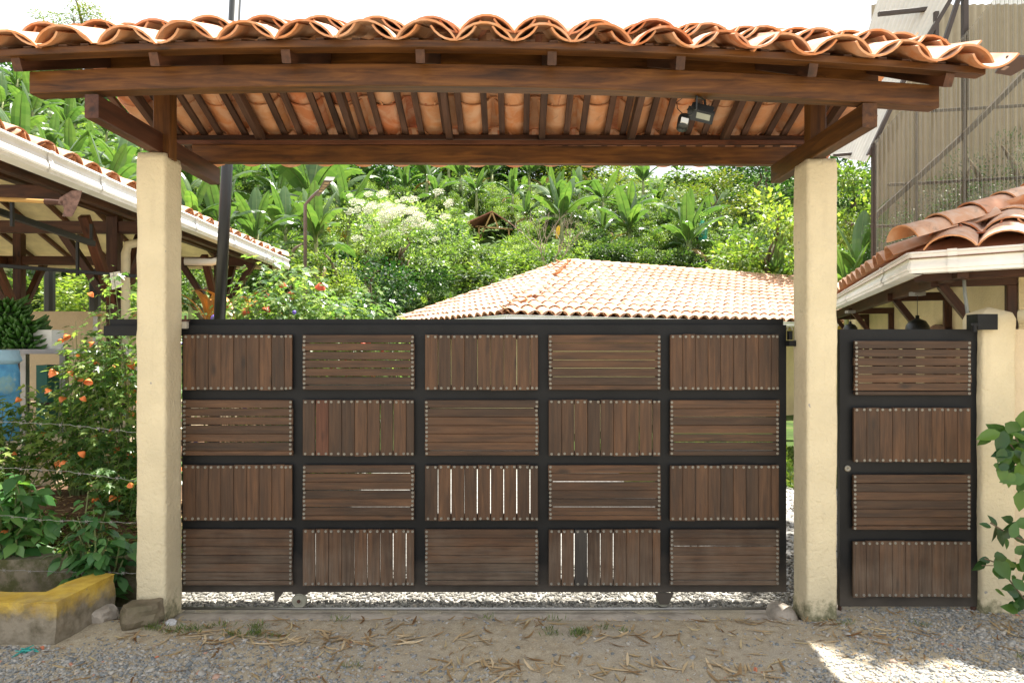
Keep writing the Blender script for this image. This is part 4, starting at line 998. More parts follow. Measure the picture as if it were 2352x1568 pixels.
# ------------------------------------------------------------------ foliage generators
def rv(n): v = rng.normal(size=(n, 3)); return v/np.linalg.norm(v, axis=1, keepdims=True)
LEAF4 = np.array([(0,0,0),(.45,-.30,.06),(1,0,-.04),(.45,.30,.06)])
LEAF6 = np.array([(0,0,0),(.28,-.27,.05),(.68,-.22,.03),(1,0,-.10),(.68,.22,.03),(.28,.27,.05)])
MAPLE = np.array([(0,0,0),(.10,-.38,.03),(.32,-.20,.02),(.62,-.42,.0),(.58,-.14,.01),(1.0,0,-.10),(.58,.14,.01),(.62,.42,.0),(.32,.20,.02),(.10,.38,.03)])
def leaves(name, pos, dirs, nrm, size, mat, shape=LEAF4, attr=None):
    n = len(pos); d = dirs/np.linalg.norm(dirs, axis=1, keepdims=True); s = np.cross(nrm, d); s /= (np.linalg.norm(s, axis=1, keepdims=True)+1e-9); u = np.cross(d, s)
    k = len(shape); size = np.broadcast_to(size, (n,))
    V = pos[:, None, :]+size[:, None, None]*(shape[None, :, 0:1]*d[:, None, :]+shape[None, :, 1:2]*s[:, None, :]+shape[None, :, 2:3]*u[:, None, :])
    V = V.reshape(-1, 3)
    a = rng.random(n) if attr is None else attr
    if k == 4: Fc = (np.arange(n)[:, None]*4+np.array([[0,1,2,3]])).reshape(-1, 4)
    elif k == 6:
        Fc = (np.arange(n)[:, None, None]*6+np.array([[0,1,2,5],[2,3,4,5]])[None]).reshape(-1, 4)
    else:
        idx = [[0, i, i+1] for i in range(1, k-1)]
        Fc = (np.arange(n)[:, None, None]*k+np.array(idx)[None]).reshape(-1, 3)
    return np_mesh(name, V, Fc, mat, False, np.repeat(a, k))
def crown(name, mat, n=2600, clumps=26, leaf=.09, spread=.30, flat=1.0, droop=.2, bottom=-.8, shape=LEAF4, seed=None, hi=.35):
    c = rv(clumps)*(rng.random((clumps, 1))**.5*.45+.50); c[:, 2] = np.maximum(c[:, 2], bottom)*flat
    r_ = spread*(.6+.8*rng.random(clumps)); w_ = r_**2; idx = rng.choice(clumps, n, p=w_/w_.sum())
    o = rv(n); rad = rng.random((n, 1))**.35; pos = c[idx]+o*rad*r_[idx][:, None]*np.array([1.1,1.1,.75])
    od = o+.5*c[idx]; d = od+rv(n)*.7; d[:, 2] -= droop; nn = np.tile([0,0,1.], (n, 1))+rv(n)*.55+o*.4
    cv = rng.random(clumps)*.5; a = np.clip(cv[idx]+rng.random(n)*.5, 0, 1)
    a = np.where(rng.random(n) < hi*.2, 1, a)
    return leaves(name, pos, d, nn, leaf*(.6+.8*rng.random(n)), mat, shape, a)
def trunk_mesh(name, mat, h=1.0, r_=.05, limbs=6, seed=0, top=1.0):
    rr = random.Random(seed); mb = MB(); pts = [Vector((rr.uniform(-.03,.03)*k, rr.uniform(-.03,.03)*k, h*k/5)) for k in range(6)]
    mb.tube(pts, [r_*(1-.13*k) for k in range(6)], 7)
    for l_ in range(limbs):
        b = pts[2+l_ % 4]; a = rr.uniform(0, 6.28); e = Vector((math.cos(a), math.sin(a), rr.uniform(.8,1.4)))*rr.uniform(.14,.24)*top
        mb.tube([b, b+e*.5+Vector((0,0,.05)), b+e], [r_*.5, r_*.32, r_*.12], 5)
    return mb.mesh(name, mat, True)
CR = {
 'coffee': [crown('foliage', M_leafA, 1700, 16, .16, .40, .9) for _ in range(3)],
 'bright': [crown('foliage', M_leafB, 2600, 24, .105, .34, .95) for _ in range(3)],
 'inner':  [crown('foliage', M_leafC, 5200, 20, .05, .45, 1.0) for _ in range(2)],
 'dark':   [crown('foliage', M_leafC, 3000, 26, .095, .33, 1.0) for _ in range(2)],
 'olive':  [crown('foliage', M_leafD, 3400, 34, .062, .26, .8) for _ in range(2)],
 'pale':   [crown('foliage', M_leafE, 3200, 30, .065, .30, .9, droop=.0) for _ in range(2)],
}
TR = [trunk_mesh('trunk', M_bark, 1.0, .05, 7, k) for k in range(3)]
TRP = trunk_mesh('trunk', M_pale_bark, 1.0, .045, 8, 11)
def local_child(name, me, parent, M=Matrix.Identity(4)):
    o = bpy.data.objects.new(name, me); SC.collection.objects.link(o); o.parent = parent; o.matrix_basis = M; return o
def plant(name, kind, base, rx, rz, trunk_h, label, cat, group=None, ry=None, rot=None, tm=None):
    ry = ry or rx; t = thing(name, label, cat, base, group)
    v = random.choice(CR[kind]); a = random.uniform(0, 6.28) if rot is None else rot
    local_child('foliage', v, t, T(0,0,trunk_h+rz*.78) @ Matrix.Rotation(a, 4, 'Z') @ Matrix.Diagonal((rx, ry, rz, 1)))
    h = trunk_h+rz*.9; local_child('trunk', tm or random.choice(TR), t, T(0,0,-.1) @ Matrix.Diagonal((h*.7, h*.7, h, 1)))
    return t
def on_hill(px, py):
    Y = 9.0; sl_ = (CY-py)/F; 
    while Y < 140:
        if hgt((px-CX)/F*Y, Y) >= H+sl_*Y: break
        Y += .4
    x = (px-CX)/F*Y; return Vector((x, Y, hgt(x, Y)))
# hillside: coffee bushes
def zone(px, py):
    return zone_(px)+(', upper rows' if py < 540 else (', middle rows' if py < 620 else ', lower rows'))
def zone_(px, py=0):
    if px < 430: return 'left of the gate pillar behind the pavilion'
    if px < 900: return 'on the slope left of the white-blossomed tree'
    if px < 1250: return 'on the slope around the little thatched hut'
    if px < 1640: return 'on the slope above the hipped tile roof'
    return 'on the slope at right behind the pillar'
rp = random.Random(31); nb = 0
for row in range(13):
    py = 470+row*19.0
    n = 52
    for i in range(n):
        px = 420+(i+rp.random()*.9)*1600/n; yy = py+rp.uniform(-9, 9)
        b = on_hill(px, yy)
        if b.y > 84 or b.y < 22.5: continue
        if 1050 < px < 1215 and 535 < yy < 628 : continue
        if 1240 < px < 1330 and 560 < yy < 640: continue
        if rp.random() < (.62 if yy < 570 else .28): continue
        s_ = rp.uniform(.6, 1.0); kk = 'coffee' if rp.random() < .62 else ('bright' if rp.random() < .75 else 'pale')
        if nb >= 300: continue
        t = plant('coffee_bush', kk, b, s_*1.0, s_*.95, .25, {'coffee': 'deep green coffee bush ', 'bright': 'bright yellow-green bush ', 'pale': 'pale grey-green bush '}[kk]+zone(px, yy), 'bush', 'coffee bushes on the hillside'); nb += 1
# ground cover over the hill (uncountable)
n = 34000; pxs = rng.uniform(-50, 2050, n); Y_ = 20+62*rng.random(n)**1.1
pos = np.stack([(pxs-CX)/F*Y_, Y_, np.zeros(n)], 1)
pos[:, 2] = [hgt(x, y)+.05+rng.random()*.35 for x, y, _ in pos]
d = rv(n); d[:, 2] = np.abs(d[:, 2])*.6; me = leaves('hill_undergrowth', pos, d, np.tile([0,-.3,1.], (n,1))+rv(n)*.5, .28+.3*rng.random(n), M_cover)
o = inst('hill_undergrowth', me, T(0,0,0)); tag(o, 'low green undergrowth covering the hillside', 'undergrowth', None, 'stuff')

# banana plants
def banana_leaf(Ln, Wd, a0, curl, seed, mat, torn=.35):
    rr = random.Random(seed); n = 16; mb = MB(); pts = []; p_ = Vector((0,0,0)); ang = a0; av = []
    pv = []
    for i in range(n+1):
        pts.append(p_.copy()); t = i/n; an = a0-curl*t**1.5; p_ = p_+Vector((math.cos(an), 0, math.sin(an)))*Ln/n; av.append(an)
    a = []
    def side(i): t = i/n; return 0 if t < .12 else Wd/2*min(1, ((t-.12)/.16)**.6)*min(1, ((1.0-t)/.30+.04)**.6)
    for i in range(n):
        for s_ in (-1, 1):
            tl = rr.random() < torn; dz0 = rr.uniform(-.06,.0) if tl else 0; dz = rr.uniform(-.06,.0) if tl else 0
            k = .04 if tl else 0
            f = lambda j, q, off: pts[j]+Vector((off*.12, s_*q*.93, q*.22 - q*q*.9/max(.2, Wd)+off))
            q0, q1 = side(i), side(i+1)
            if q1 <= 0: continue
            base = len(mb.v)
            nrm = Vector((-math.sin(av[i]),0,math.cos(av[i])))
            def V3(j, q, o_):
                up_ = Vector((-math.sin(av[min(j,n)]),0,math.cos(av[min(j,n)])))
                return pts[j]+Vector((0, s_*q*.92, 0))+up_*(q*.30-q*q*1.1/max(.2, Wd)+o_)
            m0 = V3(i, q0*.55, 0); m1 = V3(i+1, q1*.55, 0)
            e0 = V3(i, q0, dz0)+(pts[i+1]-pts[i])*k; e1 = V3(i+1, q1, dz)-(pts[i+1]-pts[i])*k
            mb.v += [tuple(pts[i]), tuple(pts[i+1]), tuple(m1), tuple(m0), tuple(e1), tuple(e0)]
            mb.f += [(base, base+1, base+2, base+3), (base+3, base+2, base+4, base+5)]
            vv = rr.uniform(.42, .60); pv += [vv]*6
    nb_ = len(mb.v); mb.tube(pts, [.028*(1-.85*i/n)*Ln/2 for i in range(n+1)], 4); pv += [.95]*(len(mb.v)-nb_)
    me = mb.mesh('leaf', mat, False); at = me.attributes.new('v', 'FLOAT', 'POINT'); at.data.foreach_set('value', pv); return me
BL = {'up': [banana_leaf(2.1,.62,R(82),R(18),1,M_ban,.15), banana_leaf(2.3,.66,R(78),R(35),2,M_ban,.2)],
      'mid': [banana_leaf(2.3,.58,R(58),R(70),3,M_ban,.5), banana_leaf(2.3,.60,R(60),R(90),4,M_ban,.5), banana_leaf(2.0,.62,R(70),R(100),5,M_ban,.5)],
      'low': [banana_leaf(2.0,.6,R(38),R(110),6,M_ban,.6), banana_leaf(1.9,.55,R(30),R(120),7,M_ban,.6)],
      'dry': [banana_leaf(1.5,.32,R(5),R(95),8,M_banold,.8)]}
def ban_stem(seed):
    mb = MB(); rr = random.Random(seed); mb.tube([(0,0,-.2),(.01,.0,.6),(.02,.02,1.3),(.0,.03,2.0)], [.15,.125,.10,.06], 9); return mb.mesh('stem', M_banstem, True)
BS = [ban_stem(1), ban_stem(2)]
def banana(base, s_, label, nup=2, nmid=5, nlow=2, ndry=1, group='banana plants on the hillside', rr=random.Random(77), stem=1.0):
    t = thing('banana_plant', label, 'banana plant', base, group); st = stem
    local_child('stem', rr.choice(BS), t, Matrix.Diagonal((s_, s_, s_*st, 1)))
    a = rr.uniform(0, 6.28)
    for kind, n_, zz in (('up', nup, 1.95), ('mid', nmid, 1.85), ('low', nlow, 1.75), ('dry', ndry, 1.6)):
        for k in range(n_):
            a += 2.4+rr.uniform(-.4,.4); l_ = rr.uniform(.8, 1.12)
            local_child('leaf' if kind != 'dry' else 'dry_leaf', rr.choice(BL[kind]), t, T(0,0,zz*s_*st) @ Matrix.Rotation(a, 4, 'Z') @ Matrix.Rotation(rr.uniform(-.25,.25), 4, 'X') @ Matrix.Scale(s_*l_, 4))
    return t
blist = [(1277,538,118,'banana plant with broad upright leaves left of the bright leaved one, behind the bare tree'),
 (1449,560,112,'banana plant with one bright upright leaf above the hipped tile roof'),
 (1583,615,150,'banana plant with a teal bag over its fruit, right of the middle'),
 (1057,462,92,'banana plant on the crest left above the little hut'),(980,470,95,'banana plant with tall leaf beside the dark tree left of the hut'),
 (1094,492,80,'small banana plant directly above the little hut'),(1177,500,85,'banana plant right above the little hut'),(1262,455,92,'banana plant high on the crest behind the upright-leaved one'),
 (1330,492,85,'dark leaning banana plant right of the broad upright-leaved one'),(1477,466,86,'banana plant on the skyline where the sky shows'),(1360,440,80,'banana plant near the skyline left of the sky gap'),
 (1420,425,50,'small banana plant on the skyline, left one'),(1555,425,55,'small banana plant on the skyline, right one'),(1680,640,80,'small banana plant by the olive tree at right'),
 (1385,570,60,'small pale banana plant low on the slope above the roof ridge'),(1740,655,90,'banana plant with brown curled leaves near the right pillar'),
 (715,600,235,'large banana plant with broad pale leaves behind the street lamp'),(775,560,190,'tall banana plant right of the street lamp'),
 (640,545,150,'dark banana plant left of the street lamp'),(500,540,165,'bright banana plant just right of the leaning pole'),(427,540,160,'banana plant beside the left pillar above the gutter'),(560,500,130,'shaded banana plant behind the pole')]
rb2 = random.Random(5)
for i, (px, py, hD, w_) in enumerate(((1000,500,90,'left of the hut, half way up'),(1030,440,90,'on the skyline left of the hut'),(1130,455,95,'on the skyline above the hut roof'),(1215,460,95,'on the skyline right of the hut'),(1320,445,90,'on the skyline left of the olive tree'),
   (1385,520,95,'leaning between the two upright-leaved plants'),(930,480,80,'beside the dark crest tree'),(1210,540,70,'just right of the hut'),(1510,520,80,'between the bagged plant and the bright-leaved one'),(1640,560,90,'in front of the olive tree'),
   (590,470,120,'in the shade above the pavilion corner'),(680,470,110,'behind the street lamp head'),(460,470,120,'high beside the left pillar'),(840,460,80,'on the crest behind the white blossom'),(1535,560,70,'small, below the sky gap'))):
    blist.append((px, py, hD, 'banana plant '+w_))
for (px, py, hD, lab) in blist:
    b = on_hill(px, py); s_ = 1.42*hD*b.y/F/3.9; s_ = max(.7, min(2.3, s_)); banana(b, s_, lab, rb2.choice((2,2,3)), rb2.choice((4,5,6)), rb2.choice((1,2,2)), rb2.choice((0,1,2)), rr=rb2, stem=.82)
    if px == 1583:
        c = b+Vector((.45*s_,-.5,1.35*s_)); mb = MB(); mb.lathe(c, [(.001,.75),(.10,.66),(.2,.45),(.27,.1),(.22,-.25),(.1,-.42),(.001,-.5)], 12)
        for i, v in enumerate(mb.v): q = Vector(v); d_ = .04*noise.noise(q*4); mb.v[i] = (q.x+d_, q.y+d_, q.z)
        o = obj('fruit_bag', mb, plain('teal_bag', (.05,.42,.33), .35), smooth=True); tag(o, 'teal plastic bag covering a fruit bunch on the banana plant', 'bag')
for (px, pc, Y, s_, lab) in ((725,545,21,.92,'big pale-leaved banana plant right behind the street lamp pole'),(655,530,22,.80,'banana plant with dark arching leaves left of the street lamp'),(590,545,20,.72,'banana plant right of the pavilion roof end'),(505,520,19,.72,'bright banana plant between the leaning pole and the pavilion tiles'),
    (440,500,18,.70,'banana plant whose leaves touch the left pillar'),(800,500,30,1.0,'banana plant with torn leaves above the dark shrub'),(1290,500,40,1.15,'broad-leaved banana plant in the middle above the roof apex'),(1445,525,38,1.05,'banana plant with a bright vertical leaf above the roof ridge'),(1580,560,34,1.1,'banana plant carrying the teal fruit bag'),(1700,625,27,.7,'low banana plant before the olive shrub'),(1785,640,24,.7,'banana plant with a pale drooping leaf by the right pillar')):
    x = (px-CX)/F*Y; b = Vector((x, Y, hgt(x, Y))); st = max(.4, (H+(CY-pc)/F*Y-b.z)/(1.95*s_)); banana(b, s_, lab, 3, 5, 2, 1, rr=rb2, stem=st)
# near banana grove at top left
gl = [(12,420,17,1.25),(75,470,19,1.2),(130,440,18,1.25),(185,470,20,1.2),(245,455,18.5,1.3),(300,480,20,1.15),(40,330,26,1.3),(120,350,28,1.3),(210,370,27,1.25),(290,400,26,1.2),(350,420,24,1.1),(5,250,34,1.4),(80,260,36,1.4),(-30,360,23,1.3),(170,300,33,1.3)]
gw = ['leftmost near banana plant above the gutter','second banana plant from the left above the gutter','third banana plant above the gutter, left of the canopy end','banana plant under the left end of the front beam','banana plant behind the left bracket','banana plant between the bracket and the pavilion tiles','upper banana plant at the left image edge','upper banana plant left of the canopy end','upper banana plant below the canopy beam','upper banana plant behind the canopy bracket','banana plant behind the left post','far banana plant near the left edge just under the canopy','far banana plant under the canopy overhang','banana plant cut by the left image edge','far banana plant above the grove in the middle']
for i, (px, py, Y, s_) in enumerate(gl):
    for k in range(2):
        q = s_*(.62 if k == 0 else .54); X_ = px+(0 if k == 0 else 34); pz = py-(10 if k == 0 else 62); Yk = Y+k*2.5
        x = (X_-CX)/F*Yk; z = hgt(x, Yk); zt_ = H+(CY-pz)/F*Yk; b = Vector((x, Yk, z)); st = max(.5, (zt_-z)/(1.9*q))
        banana(b, q, gw[i]+('' if k == 0 else ', the smaller one behind it'), rb2.choice((1,2)), 5, 3, 1, 'banana grove above the pavilion roof', rb2, st)
for (px, py, Y, s_, lab) in ((1975,645,15,.75,'banana plant with upright torn leaves between the right pillar and the shed'),(1945,690,14,.6,'small yellow-green banana plant hugging the right pillar')):
    x = (px-CX)/F*Y; b = Vector((x, Y, hgt(x, Y))); st = (H+(CY-py)/F*Y-b.z)/(1.9*s_); banana(b, s_, lab, 3, 3, 1, 1, 'banana plants by the shed', rb2, st)

# trees and big shrubs in view
def at(px, py, Y, name, kind, wD, hD, lab, cat='tree', tm=None, group=None, trunkfrac=.15):
    """crown centred at px,py with width/height in view pixels, at distance Y, trunk down to the ground"""
    c = P(px, py, Y); rx = wD/2*Y/F; rz = hD/2*Y/F; g_ = hgt(c.x, Y); base = Vector((c.x, Y, g_))
    th = c.z-rz*.78-g_
    return plant(name, kind, base, rx*.92, rz*.92, th, lab, cat, group, tm=tm)
at(850,650,23,'shrub','dark',210,190,'large dark glossy shrub above the flower bed','shrub')
at(985,668,26,'shrub','dark',130,110,'dark shrub just left of the hipped tile roof','shrub')
at(930,560,27,'elder_tree','pale',280,250,'pale feathery tree full of white blossom in the middle of the slope')
at(840,520,29,'elder_tree','pale',190,170,'pale feathery bush joined to the blossoming tree at left','tree')
at(760,640,17.5,'shrub','bright',150,150,'bright green shrub behind the street lamp pole','shrub')
at(660,610,19,'shrub','coffee',200,150,'leafy green bush at the end of the pavilion roof','shrub')
at(1180,618,30,'shrub','bright',190,90,'yellow-green shrub below the little hut','shrub')
at(1290,600,31,'shrub','bright',160,110,'yellow-green shrub behind the roof apex','shrub')
at(1120,660,26,'shrub','coffee',190,100,'green bush behind the left slope of the hipped roof','shrub')
at(890,420,58,'tree','dark',230,170,'dark dense tree on the crest left of the banana plants')
at(620,410,44,'tree','dark',230,130,'dark airy tree behind the street lamp')
for i, (px, py, Y, k_, wd_, hd_, w_) in enumerate(((470,350,60,'dark',230,170,'above the leaning pole'),(600,345,64,'coffee',240,190,'behind the canopy left of the lamp'),(760,350,66,'dark',250,180,'behind the tall banana leaves'),(920,360,70,'coffee',260,150,'behind the dark crest tree'),
   (1060,365,74,'dark',260,130,'on the crest behind the hut'),(1200,362,76,'coffee',260,130,'on the crest right of the hut'),(1320,365,76,'dark',220,110,'on the crest above the upright banana'),(1640,405,70,'coffee',170,80,'right of the sky gap'),(680,385,58,'coffee',240,130,'above the street lamp'),(1000,400,72,'olive',220,100,'between the blossom and the hut'),(1140,395,75,'dark',200,90,'over the hut'),(1260,400,76,'olive',220,90,'over the upright bananas'),(540,400,52,'olive',190,110,'above the pole'),(1760,350,60,'dark',260,190,'behind the right bracket'),(1960,400,46,'dark',220,150,'behind the right pillar top'),
   (390,330,50,'dark',260,260,'behind the left post'),(250,250,60,'coffee',300,260,'behind the banana grove'),(60,250,56,'dark',320,280,'at the far left behind the banana grove'))):
    at(px, py, Y, 'tree', k_, wd_, hd_, 'tall crest tree '+w_)
at(480,420,36,'tree','dark',190,150,'shaded dark tree beside the left pillar')
at(740,400,52,'tree','olive',150,110,'olive tree behind the tall banana leaves')
at(1370,400,66,'tree','olive',240,70,'spreading olive-leaved tree on the crest')
at(1640,460,42,'tree','olive',240,150,'spreading olive and yellow tree right of the sky gap')
at(1740,410,48,'tree','dark',240,120,'dark tree touching the rear beam at right')
at(1760,560,24,'tree','bright',260,250,'bright green broad-leaved tree left of the right pillar')
at(1700,640,26,'shrub','olive',160,120,'brownish olive shrub under the bright tree','shrub')
at(1600,520,36,'shrub','pale',140,90,'pale feathery bush on the slope','shrub')
at(1985,480,22,'tree','bright',200,270,'bright green tree between the right pillar and the shed')
at(1960,640,19,'shrub','dark',170,150,'dark shrub at the foot of the bright tree by the shed','shrub')
at(172,52,62,'tree','olive',175,100,'round distant tree rising above the left end of the canopy')
at(360,470,30,'shrub','bright',150,110,'bright bush above the pavilion gutter','shrub'); at(330,430,34,'tree','dark',140,120,'dark tree above the pavilion gutter')
at(60,690,17,'shrub','coffee',200,160,'green bush seen through the pavilion at left','shrub'); at(220,680,16,'shrub','bright',260,140,'bright bush seen through the pavilion behind the half wall','shrub')
at(370,690,15,'shrub','coffee',120,120,'green bush behind the pavilion post','shrub'); at(470,640,16,'shrub','bright',150,130,'bright bush at the corner of the pavilion','shrub')
for k, (px, py, wd_, hd_) in enumerate(((2080,590,170,190),(2150,530,170,240),(2230,490,180,280),(2310,470,180,330),(2260,560,200,200),(2060,640,150,160))):
    at(px, py, 13.4+.25*k, 'shrub', 'inner', wd_, hd_, 'dark hedge plant inside the translucent shed, '+('low at its left corner','second from the left corner','in the middle','tallest, at the right','low, behind the middle one','lowest, by the left post')[k], 'shrub')
shade_tree = plant('tree', 'dark', Vector((8.2, 8.6, 0)), .01, .01, 7.5, 'unseen leafy tree added beyond the right edge to shade the corner of the tiled house roof', 'tree')  # out-of-view tree, added so its crowns shade the house roof corner
for (x, y, z, q) in ((5.42,7.42,9.3,1.2),(5.5,7.5,9.5,1.15),(5.9,7.6,9.6,1.2),(6.9,8.3,9.6,1.6),(6.3,8.9,10.4,1.5),(5.9,8.0,10.0,1.2)):
    local_child('foliage', random.choice(CR['dark']), shade_tree, T(x-8.2, y-8.6, z) @ Matrix.Scale(q, 4))
# blossoms on the elder
n = 70; t = thing('blossom_heads', 'white flower heads on top of the pale tree', 'flowers', P(960,500,26)); cp = P(960,560,27)
HEADS = []
bl = crown('blossom', M_whitef, 300, 3, .22, .75, .45, droop=0)
for i in range(60):
    a = rp.uniform(0, 6.28); r_ = math.sqrt(rp.random()); px = 925+130*r_*math.cos(a); py = 500+rp.uniform(-70,60)*r_; Y = 27-2.7*math.sqrt(max(0,1-r_*r_))*rp.uniform(.7,1)
    q = P(px, py, Y); HEADS.append(T(q) @ Matrix.Scale(rp.uniform(.10,.22), 4))
joined('flower_heads', bl, HEADS, t, M_whitef, False)
# bare tree
bt = thing('bare_tree', 'thin leafless grey tree in front of the banana plants above the roof', 'tree', on_hill(1240, 640)); mb = MB(); b0 = P(1243,640,30)
def br_(p0, d, ln, r_, dep):
    p1_ = p0+d*ln; mid = p0+d*ln*.5+Vector((rp.uniform(-.05,.05), 0, rp.uniform(-.03,.03)))*ln; mb.tube([p0, mid, p1_], [r_, r_*.8, r_*.6], 5, False)
    if dep: 
        for k in range(rp.choice((2,3))):
            dd = (d+Vector((rp.uniform(-.8,.8), rp.uniform(-.5,.5), rp.uniform(-.1,.5)))).normalized(); br_(p1_, dd, ln*rp.uniform(.6,.85), r_*.6, dep-1)
for k in range(3): br_(b0+Vector((.1*k,0,-1.0)), Vector((rp.uniform(-.15,.15),0,1)).normalized(), 1.3, .05, 4)
obj('trunk', mb, M_pale_bark, bt)

# hut on the hill
hb = P(1130,555,44); hut = thing('hut', 'small open hut with rusty gabled roof on the hillside', 'hut', hb)
apx = P(1130,484,44); Lf = P(1068,512,42); Rt = P(1197,528,43); M_rf = plain('rusty_roof', (.33,.12,.08), .8, 0, .3, 10)
back = Vector((0.6,4.0,.3))
for (a, b) in ((apx, Lf), (apx, Rt)):
    mb = MB(); q = [a, b, b+back, a+back]; mb.add(q+[v-Vector((0,0,.07)) for v in q], [(0,1,2,3),(7,6,5,4),(0,4,5,1),(1,5,6,2),(2,6,7,3),(3,7,4,0)]); obj('roof', mb, M_rf, hut)
for (a, b) in ((apx-Vector((0,0,.1)), P(1100,553,44)), (apx-Vector((0,0,.1)), P(1144,522,44)), (P(1092,520,44), P(1178,527,44)), (P(1100,520,44), P(1100,575,44)), (P(1169,526,44), P(1169,575,44))):
    beam('pole', a, b, .10, .10, M_bamboo, hut, up=(0,1,0))
mb = MB(); a = P(1040,607,34); mb.add([P(1040,607,34),P(1062,578,35),P(1073,577,35),P(1061,604,34),P(1040,607,34.3)+Vector((0,.1,-.05)),P(1062,578,35.3)+Vector((0,.1,-.05)),P(1073,577,35.3),P(1061,604,34.3)],[(0,1,2,3),(7,6,5,4),(0,3,7,4),(1,0,4,5),(2,1,5,6),(3,2,6,7)])
o = obj('rusty_sheet', mb, plain('faded_sheet', (.45,.27,.22), .7)); tag(o, 'faded rusty roof sheet poking from the bushes below the hut', 'sheet')

# poles and lamp
mb = MB(); a = P(503,760,7.2); b = P(543,-60,7.2); d = (b-a); mb.tube([a-d*.32, b], .058, 16)
o = obj('steel_pole', mb, M_blackp, smooth=True); tag(o, 'tall dark leaning steel pole rising behind the canopy', 'pole')
sl2 = thing('street_lamp', 'slim street lamp with flat LED head between the banana plants', 'lamp', P(701,735,13))
mb = MB(); mb.tube([P(701,800,13), P(701,470,13), P(717,452,12.9), P(733,438,12.8)], [.036,.034,.03,.03], 8); obj('pole', mb, plain('brown_pole', (.13,.10,.09), .5), sl2, smooth=True)
mb = MB(); q = [P(724,449,12.8),P(733,451,12.8),P(765,415,12.4),P(744,414,12.4)]; mb.add(q+[v+Vector((0,.15,.10)) for v in q], [(3,2,1,0),(4,5,6,7),(0,1,5,4),(1,2,6,5),(2,3,7,6),(3,0,4,7)]); obj('lamp_head', mb, plain('grey_lamp', (.14,.135,.12), .5), sl2)
for k in range(4):
    t0 = .28+k*.17; f = lambda u, v: q[0].lerp(q[1], u).lerp(q[3].lerp(q[2], u), v)-Vector((0,.012,.01)); mb = MB(); mb.add([f(.2,t0),f(.8,t0),f(.8,t0+.12),f(.2,t0+.12)], [(3,2,1,0)]); obj('lens', mb, plain('lamp_lens', (.38,.31,.22), .3), sl2)

# ------------------------------------------------------------------ flowering shrubs near the gate
def bell():
    mb = MB(); n = 10; prof = [(.006,0),(.014,-.008),(.022,-.022),(.030,-.034)]
    mb.lathe((0,0,0), prof, n)
    for j in range(n):
        if j % 2: continue
    return mb.mesh('flower', M_orange, True)
FO = bell(); FR = FO.copy(); FR.materials.clear(); FR.materials.append(M_redp)
mb = MB(); mb.lathe((0,0,0), [(.001,.012),(.012,.008),(.014,0),(.01,-.012),(.001,-.016)], 8); FB = mb.mesh('flower', M_blue, True)
def shrub(name, label, cx, cy, z0, ztop, rx, ry, nst, nleaf, size, mat, shape, nfl, fmesh, group=None, seed=1, fs=1.0, stemr=.007, gap=.35, cat='shrub', lo=.6, dome=.45):
    rr = random.Random(seed); t = thing(name, label, cat, (cx, cy, z0), group); mb = MB(); P_ = []; D_ = []
    h = ztop-z0
    for k in range(nst):
        a = rr.uniform(0, 6.28); q = math.sqrt(rr.random()); tip = Vector((cx+rx*q*math.cos(a), cy+ry*q*math.sin(a), z0+h*(1-dome*q*q)*rr.uniform(lo,1)))
        b = Vector((cx+rx*.25*q*math.cos(a), cy+ry*.25*q*math.sin(a), z0-.02)); mid = b.lerp(tip, .55)+Vector((rr.uniform(-.06,.06), rr.uniform(-.05,.05), .06))
        mb.tube([b, mid, tip], [stemr, stemr*.7, stemr*.3], 5, False)
        for j in range(int(nleaf/nst)):
            u = 1-rr.random()**1.3*(.9) ; c = (b.lerp(mid, u*2) if u < .5 else mid.lerp(tip, u*2-1))
            aa = rr.uniform(0, 6.28); d = Vector((math.cos(aa), math.sin(aa), rr.uniform(-.5,.35))); off = d*rr.uniform(.02,.16)*max(.4, h/2)
            P_.append(c+off); D_.append(d+Vector((0,0,-.35)))
    n = len(P_); P_ = np.array([tuple(v) for v in P_]); D_ = np.array([tuple(v) for v in D_])
    nn = np.tile([0,-.25,1.], (n,1))+rv(n)*.45
    obj('stems', mb, M_stem, t)
    me = leaves('foliage', P_, D_, nn, size*(.55+.75*rng.random(n)), mat, shape); inst('foliage', me, T(0,0,0), t)
    idx = list(range(n)); rr.shuffle(idx)
    for j in idx[:nfl]:
        q = Vector(P_[j]); q.y -= rr.uniform(0, ry*.5)
        inst('flower', fmesh, T(q) @ Matrix.Rotation(rr.uniform(-.9,.9), 4, 'X') @ Matrix.Rotation(rr.uniform(-.9,.9), 4, 'Y') @ Matrix.Scale(rr.uniform(.7,1.15)*fs, 4), t)
    return t
g0 = lambda x, y: hgt(x, y)
shrub('abutilon_shrub', 'tall shrub with maple-like leaves and orange bells against the left pillar', -3.42, 6.15, g0(-3.42,6.15), 2.75, .50, .30, 36, 1800, .080, M_abut, MAPLE, 24, FO, 'orange-flowered shrubs by the pavilion', 3, 1.25)
shrub('abutilon_shrub', 'spreading shrub with orange bell flowers in front of the counter', -4.0, 6.2, g0(-4.0,6.2), 2.25, .55, .28, 32, 1500, .080, M_abut, MAPLE, 20, FO, 'orange-flowered shrubs by the pavilion', 4, 1.25)
shrub('abutilon_shrub', 'lower shrub with orange flowers in front of the blue barrel', -4.45, 6.0, g0(-4.45,6.0), 1.60, .45, .28, 22, 1000, .085, M_abut, MAPLE, 14, FO, 'orange-flowered shrubs by the pavilion', 5)
OV = np.array([(0,0,0),(.25,-.24,.04),(.6,-.26,.03),(1,0,-.14),(.6,.26,.03),(.25,.24,.04)])
